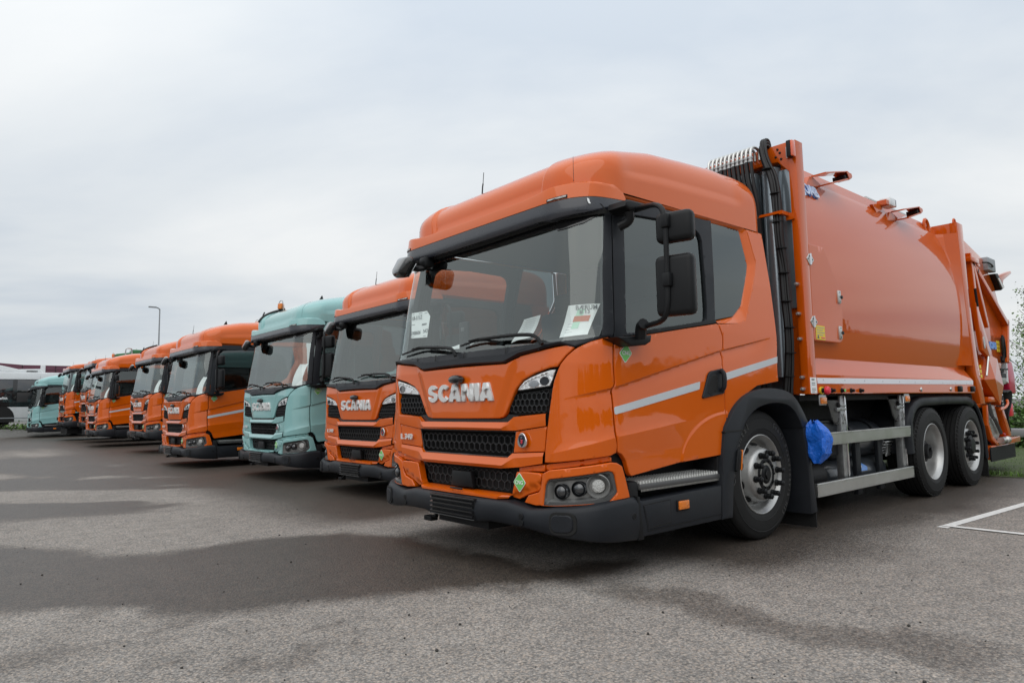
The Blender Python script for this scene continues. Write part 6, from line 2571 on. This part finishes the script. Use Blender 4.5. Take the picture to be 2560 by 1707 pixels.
def copy_kit(src_parts, root, col):
    for o in src_parts:
        c = o.copy()
        COL.objects.link(c)
        c.parent = root
        if c.data and col is not ORANGE: c.data = recolour(o.data, ORANGE, col)
        for q in list(o.children):
            if q.name.split('.')[0] in SKIP: continue
            d = q.copy()
            COL.objects.link(d)
            d.parent = c
            if d.data and col is not ORANGE: d.data = recolour(q.data, ORANGE, col)


KIT = KIT_PARTS            # recorded right after the cab was built, before the refuse body was added


def rear_end(T, style):
    mb = MB()
    mb.lathe([(.30, -.32), (.46, -.32), (.497, -.26), (.497, -.05), (.46, .0), (.38, .015), (.31, .005), (.28, -.06), (.20, -.15), (.10, -.10), (0, -.09)], (0, 0, 0), 'y', 28, -1)
    w0 = None
    for x in (5.66, 7.0):
        for s in (-1, 1):
            if w0 is None:
                w = mb.build('rear_wheel', RUBBER, T)
                w0 = w.data
            else:
                w = bpy.data.objects.new('rear_wheel', w0)
                COL.objects.link(w)
                w.parent = T
            w.location = (x, s*1.20, .497)
            if s > 0: w.rotation_euler = (0, 0, pi)
    mb = MB()
    mb.box(2.75, 7.7, -1.2, 1.2, .98, 1.06)
    mb.box(2.7, 2.85, -1.1, 1.1, .98, 1.9)
    mb.build('load_frame', CHASS, T, smooth=False)


def beacon(T, x, y, z, h=.16):
    b = MB()
    b.lathe([(.055, z), (.055, z+.03), (.035, z+.05), (.035, z+.06)], (x, y, 0), 'z', 14)
    o = b.build('beacon_base', BLACK, T)
    b = MB()
    b.lathe([(.055, z+.06), (.058, z+.09), (.054, z+.06+h*.9), (.04, z+.06+h), (0, z+.06+h)], (x, y, 0), 'z', 16)
    b.build('beacon_lens', AMBER, o)
    b = MB()
    b.tube([(x, y-.11, z), (x, y-.11, z+h+.05), (x, y-.06, z+h+.11), (x, y+.06, z+h+.11), (x, y+.11, z+h+.05), (x, y+.11, z)], .006, 6)
    b.build('beacon_guard', ZINC, o)


def loader(T, col):
    """folded loader crane lying over the cab roof"""
    mb = MB()
    mb.prism([(1.0, 3.27), (2.6, 3.38), (2.9, 3.0), (3.1, 3.0), (3.0, 3.55), (1.75, 3.56), (1.5, 3.47), (1.02, 3.40)], -.22, .16, 'y', .02)
    mb.box(1.55, 1.95, -.35, .25, 3.40, 3.58, .02)
    mb.box(2.75, 3.1, -.3, .3, 1.0, 3.1, .03)
    mb.build('crane_boom', col, T)
    mb = MB()
    for y in (-.30, -.42):
        mb.tube([(1.30, y, 3.30), (1.30, y, 3.58), (1.34, y, 3.62), (1.48, y, 3.62), (1.52, y, 3.58), (1.52, y, 3.34)], .014, 6)
    mb.box(1.28, 1.54, -.44, -.28, 3.28, 3.32)
    mb.build('crane_pipe', ZINC, T)


def sheet(label, PT, u0, u1, z0, z1, parent_root, group='papers behind truck windscreens', lean=.34):
    """a sheet of paper standing on the dashboard, leaning on the glass"""
    mb = MB()
    rows = []
    for i in range(7):
        t = i/6
        rows.append([(PT[0]+lean*t*t*.35+.02*sin(3*v+t), PT[1]-(u0+(u1-u0)*v)-.12*t*(u1-u0)/abs(u1-u0)*0, PT[2]+z0+(z1-z0)*t*(1-.04*sin(2.5*v))) for v in np.linspace(0, 1, 7)])
    mb.grid(rows)
    o = mb.build('paper_sheet', PAPER, None)
    R = Matrix.Translation(parent_root.location) @ Matrix.Rotation(parent_root.rotation_euler.z, 4, 'Z')
    o.data.transform(R)
    tag(o, label, 'paper', group)
    return o


ROW = [  # x, y, z, yaw, colour, kind, label
    (1.158, 3.844, -.056, -.005, ORANGE, 'low', 'orange truck directly beside the refuse truck, half hidden by its cab'),
    (1.132, 7.060, -.039, -.004, TEAL, 'low', 'pale teal truck between two orange trucks, nearer of the two teal ones'),
    (.804, 11.085, -.070, .007, ORANGE, 'low', 'orange truck with grey door stripe, directly left of the nearer teal truck'),
    (1.343, 17.03, .12, .030, ORANGE, 'low', 'orange truck with its door hidden, between the two striped orange trucks'),
    (1.039, 22.316, .081, .019, ORANGE, 'low', 'orange truck with grey door stripe, the farther of the two striped ones'),
    (1.36, 26.3, 0, 0, ORANGE, 'tall', 'tall flat roofed orange truck with two amber beacons and a green crane on its roof'),
    (1.13, 30.2, 0, 0, ORANGE, 'tall', 'tall flat roofed orange truck beside the far teal truck'),
    (.562, 36.244, 0, 0, TEAL, 'low', 'farthest teal truck at the left end of the row beside the white bus'),
]
LOWER = {'bumper', 'plate_holder', 'headlamp', 'headlamp_surround', 'front_cheek', 'cheek_top', 'lamp_overhang', 'lower_grille_back', 'front_lip', 'radar_cover', 'lip_handle', 'tow_cover', 'parking_sensor',
         'side_skirt', 'side_marker', 'entry_step', 'step_well', 'lower_band', 'towing_eye'}
STAY = {'wheel', 'wheel_arch', 'mudguard', 'wheel_house', 'chassis'}


def build_row():
    for i, (x, y, z, yaw, col, kind, label) in enumerate(ROW):
        T = empty('truck', (x, y, z), yaw)
        tag(T, label, 'truck', GRP)
        parts = list(KIT)
        if i in (1, 7): parts = [p for p in parts if p.name.split('.')[0] != 'reflective_stripe']
        copy_kit(parts, T, col)
        if kind == 'tall':
            for c in T.children:
                n = c.name.split('.')[0]
                if n in STAY: continue
                c.location.z += .30 if n in LOWER else .52
                if n in ('roof', 'roof_seam'):
                    c.scale.z = .40
                    c.location.z += 2.512*.60
                if n == 'antenna': c.location.z -= .2
            nod = lambda u, v, o=0.: cabP(u, v, o, None, False)
            panel('filler_panel', mir([(0, 1.235), (.62, 1.235), (.855, 1.255), (.855, 1.02), (0, .99)]), GLOSSBLK, T, P=nod, off=-.03, r=.004, thick=.02)
            panel('middle_band', mir([(0, 1.15), (.5, 1.15), (.86, 1.18), (.86, 1.09), (.5, 1.06), (0, 1.06)]), ORANGE, T, P=nod, off=.012, r=.008, thick=.03)
            for s in (-1, 1):
                q = [(.865, 1.235), (1.34, 1.285), (1.40, 1.27), (1.40, 1.11), (1.30, 1.10), (.865, 1.06)]
                panel('corner_filler', q if s > 0 else flip(q), ORANGE, T, P=nod, off=-.01, r=.006, thick=.03)
        rear_end(T, kind)
        if i in (2, 4, 7):
            mb = MB()
            mb.box(.85, 2.2, .15, .19, 1.2, 2.45)  # added dark panel, stops light showing through the side windows
            mb.build('blackout_panel', INTERD, T, smooth=False)
        if i == 1: beacon(T, .50, .55, 2.845, .10)
        if i == 2: beacon(T, 1.85, .50, 3.04, .10)
        if i == 5:
            beacon(T, .95, .0, 3.22, .13)
            beacon(T, 1.75, .0, 3.40, .13)
            loader(T, GREENM)
        if i in (1, 3):
            mb = MB()
            mb.tube([(.20, .80, 2.68), (.27, .79, 2.78), (.40, .74, 2.86), (.62, .66, 2.93)], .022, 6)
            mb.tube([(.27, .79, 2.79), (.30, .79, 2.86)], .012, 6)
            mb.build('roof_cable', HOSE, T)
        if i in (1, 2):
            mb = MB()
            mb.prism([(.86, 2.95), (.98, 2.98), (.965, 3.03), (.945, 3.09)], -.17, -.14, 'y')
            mb.tube([(.98, -.155, 2.99), (1.3, -.16, 3.045), (1.7, -.16, 3.075)], .012, 6)
            mb.build('roof_aerial', BLACK, T)
        if i != 0:
            lab = ['', 'white paper sheet behind the windscreen of the nearer teal truck', 'white paper sheet behind the windscreen of the striped truck next to the teal one', 'white paper sheet behind the windscreen of the truck between the striped ones',
                   'white paper sheet behind the windscreen of the farther striped orange truck', 'white paper sheet in the tall orange truck with the beacons', 'white paper sheet behind the windscreen of the tall truck beside the far teal one', 'white paper sheet behind the windscreen of the farthest teal truck'][i]
            dz = .52 if kind == 'tall' else 0
            sheet(lab, (.24, 0, dz), .62, 1.02, 1.50, 1.86, T)


build_row()


# ------------------------------------------------------------------ things on the refuse truck
def print_lines(o, P, lines, m=INKL):
    for u0, u1, z0, z1 in lines:
        panel('print_line', rect(u0, u1, z0, z1), m, o, P=P, off=.0012, r=0, thick=0, step=.2)


def taped_paper():
    PG = lambda u, z, o=0.: cabP(u, z, o-.012, None, False)
    o = panel('paper_sheet', [(-.890, 1.895), (-.650, 1.888), (-.592, 1.838), (-.600, 1.662), (-.842, 1.674)], PAPER, None, P=PG, r=0, thick=0, step=.03, off=0)
    tag(o, 'white delivery note with a cut corner taped inside the refuse truck windscreen', 'paper', 'papers behind truck windscreens')

    def tx(s, u, z, size, al='LEFT', m=INK):
        p = PG(np.array([u, u+.01, u]), np.array([z, z, z+.01]), np.array([.002]*3))
        text_obj('print_text', s, size, m, o, frame(p[0], p[1]-p[0], p[2]-p[0]), ext=.0002, bold=.0006, align=al, res=2, sx=.95)
    tx('18-1112', -.872, 1.842, .052)
    tx('5908606', -.858, 1.712, .046)
    tx('NO', -.668, 1.716, .048)
    print_lines(o, PG, [(-.875, -.84, 1.878, 1.883), (-.77, -.72, 1.875, 1.882), (-.68, -.64, 1.868, 1.874), (-.865, -.81, 1.785, 1.792), (-.86, -.80, 1.682, 1.687), (-.66, -.62, 1.675, 1.680)])
    print_lines(o, PG, [(-.700+.012*k, -.692+.012*k, 1.768, 1.784) for k in range(6)], INK)


def dash_papers():
    # sheets leaning against the inside of the glass; corners are (u, z, distance behind the glass)
    def leaning(corners, name, label):
        a, b, c, d = [np.array(p) for p in corners]     # bottom left, bottom right, top right, top left (seen from outside)

        def P(u, v, o=0.):
            u, v = np.broadcast_arrays(np.asarray(u, float), np.asarray(v, float))
            q = (a*(1-u[..., None])+b*u[..., None])*(1-v[..., None])+(d*(1-u[..., None])+c*u[..., None])*v[..., None]
            return cabP(q[..., 0], q[..., 1], o-q[..., 2]-.012*np.sin(pi*v), None, False)
        me_o = panel(name, rect(0, 1, 0, 1), PAPER, None, P=P, r=0, thick=0, step=.12)
        tag(me_o, label, 'paper', 'papers behind truck windscreens')
        return me_o, P
    o, P = leaning(((.908, 1.548, .07), (1.150, 1.546, .05), (1.221, 1.736, .03), (.994, 1.732, .03)), 'paper_sheet', 'large white sheet with orange and mint blocks behind the refuse truck windscreen')
    panel('print_block', rect(.33, .86, .44, .63), REDOR, o, P=P, off=.003, r=0, thick=0, step=.2)
    panel('print_block', rect(.36, .60, .20, .44), MINT, o, P=P, off=.002, r=0, thick=0, step=.2)
    panel('print_block', rect(.36, .60, .63, .85), MINT, o, P=P, off=.002, r=0, thick=0, step=.2)
    print_lines(o, P, [(.18, .45, .08, .092), (.18, .32, .17, .182), (.2, .6, .27, .282), (.2, .4, .36, .372), (.4, .8, .965, .975)])
    p = P(np.array([.62, .72, .62]), np.array([.885, .885, .95]), np.full(3, .004))
    text_obj('print_text', 'BÆRUM', .040, INK, o, frame(p[0], p[1]-p[0], p[2]-p[0]), ext=.0003, bold=.0008, res=2)
    p = P(np.array([.62, .72, .62]), np.array([.75, .75, .80]), np.full(3, .004))
    text_obj('print_text', '# 13', .036, INK, o, frame(p[0], p[1]-p[0], p[2]-p[0]), ext=.0003, bold=.0006, res=2)
    o, P = leaning(((.375, 1.560, .10), (.600, 1.566, .08), (.728, 1.700, .04), (.552, 1.690, .05)), 'paper_sheet', 'curled white printed sheet lying near the middle of the refuse truck windscreen')
    print_lines(o, P, [(.2, .8, .9-.1*k, .915-.1*k) for k in range(8)])
    o, P = leaning(((-.37, 1.552, .04), (-.10, 1.545, .04), (-.065, 1.592, .10), (-.215, 1.602, .10)), 'paper_sheet', 'white sheet lying flat low in the middle of the refuse truck windscreen')
    mb = MB()
    mb.box(.10, .13, .055, .165, 1.50, 1.735, .012, 3)
    dv = mb.build('dash_device', BLACK, TR)
    mb = MB()
    mb.box(.096, .101, .09, .13, 1.660, 1.690, .001)
    mb.build('device_label', LAMPGREY, dv)


def plastic_bag():
    rs = np.random.RandomState(9)
    bm = bmesh.new()
    n, m_ = 20, 17
    rows = []
    for j in range(m_):
        t = j/(m_-1)
        z = .912-.350*t
        x0 = np.interp(t, [0, .06, .14, .5, .85, 1], [2.715, 2.700, 2.690, 2.700, 2.715, 2.725])
        x1 = np.interp(t, [0, .06, .16, .35, .75, .9, 1], [2.760, 2.790, 2.835, 2.870, 2.880, 2.845, 2.770])
        dp = np.interp(t, [0, .05, .16, .3, .75, 1], [.03, .075, .115, .135, .120, .03])
        r = []
        for k in range(n):
            a = 2*pi*k/n
            ex = abs(cos(a))**.45*math.copysign(1, cos(a))
            ey = abs(sin(a))**.55*math.copysign(1, sin(a))
            q = noise.noise(Vector((cos(a)*1.6+3, sin(a)*1.6, z*11)))*.022+.007*sin(5*a+3+z*6)+noise.noise(Vector((cos(a)*5, sin(a)*5, z*17)))*.009
            r.append(((x0+x1)/2+ex*((x1-x0)/2+q), min(-1.295+ey*(dp*.72+q*.6), -1.215), z+noise.noise(Vector((a, z*9, 4)))*.012+(.018*sin(4*a) if j == 0 else 0)))
        rows.append(r)
    mb = MB()
    V = mb.grid(rows, close=True)
    mb.bm.faces.new(V[0][::-1])
    mb.bm.faces.new(V[-1])
    bmesh.ops.recalc_face_normals(mb.bm, faces=mb.bm.faces)
    o = mb.build('plastic_bag', BLUE, None, angle=16)
    tag(o, 'crumpled blue plastic bag tied over the mudguard end behind the front wheel', 'bag')
    text_obj('print_text', 'ABOG', .042, BLUEL, o, frame((2.80, -1.372, .755), (-.1, 0, 1), (-1, 0, 0)), ext=.0015, bold=.001)


taped_paper()
dash_papers()
plastic_bag()


# marks and grit
vr = panel('sticker_residue', [(1.128, 2.430), (1.140, 2.424), (1.146, 2.402), (1.152, 2.392), (1.140, 2.390), (1.130, 2.408)], WHITE, TR, P=lambda u, z, o=0.: cabP(u, z, o, .096, False), off=.010, r=0, thick=0)


def grit():
    rs = np.random.RandomState(77)
    mb = MB()
    for _ in range(420):
        d = rs.rand()**1.4*9+1.3
        a = radians(49.5+rs.uniform(-42, 42))
        x, y = -2.936+d*cos(a), -4.02+d*sin(a)
        if x > .6 and -1.0 < y < 1.3: continue
        r = .003+.006*rs.rand()**3
        mb.lathe([(r*.8, 0), (r, r*.5), (r*.6, r), (0, r*1.1)], (x, y, .001), 'z', 5)
    o = mb.build('grit', mat('grit_stone', (.035, .033, .03), .8), None, smooth=False)
    tag(o, 'loose dark grit scattered over the asphalt', 'grit', kind='stuff')


grit()
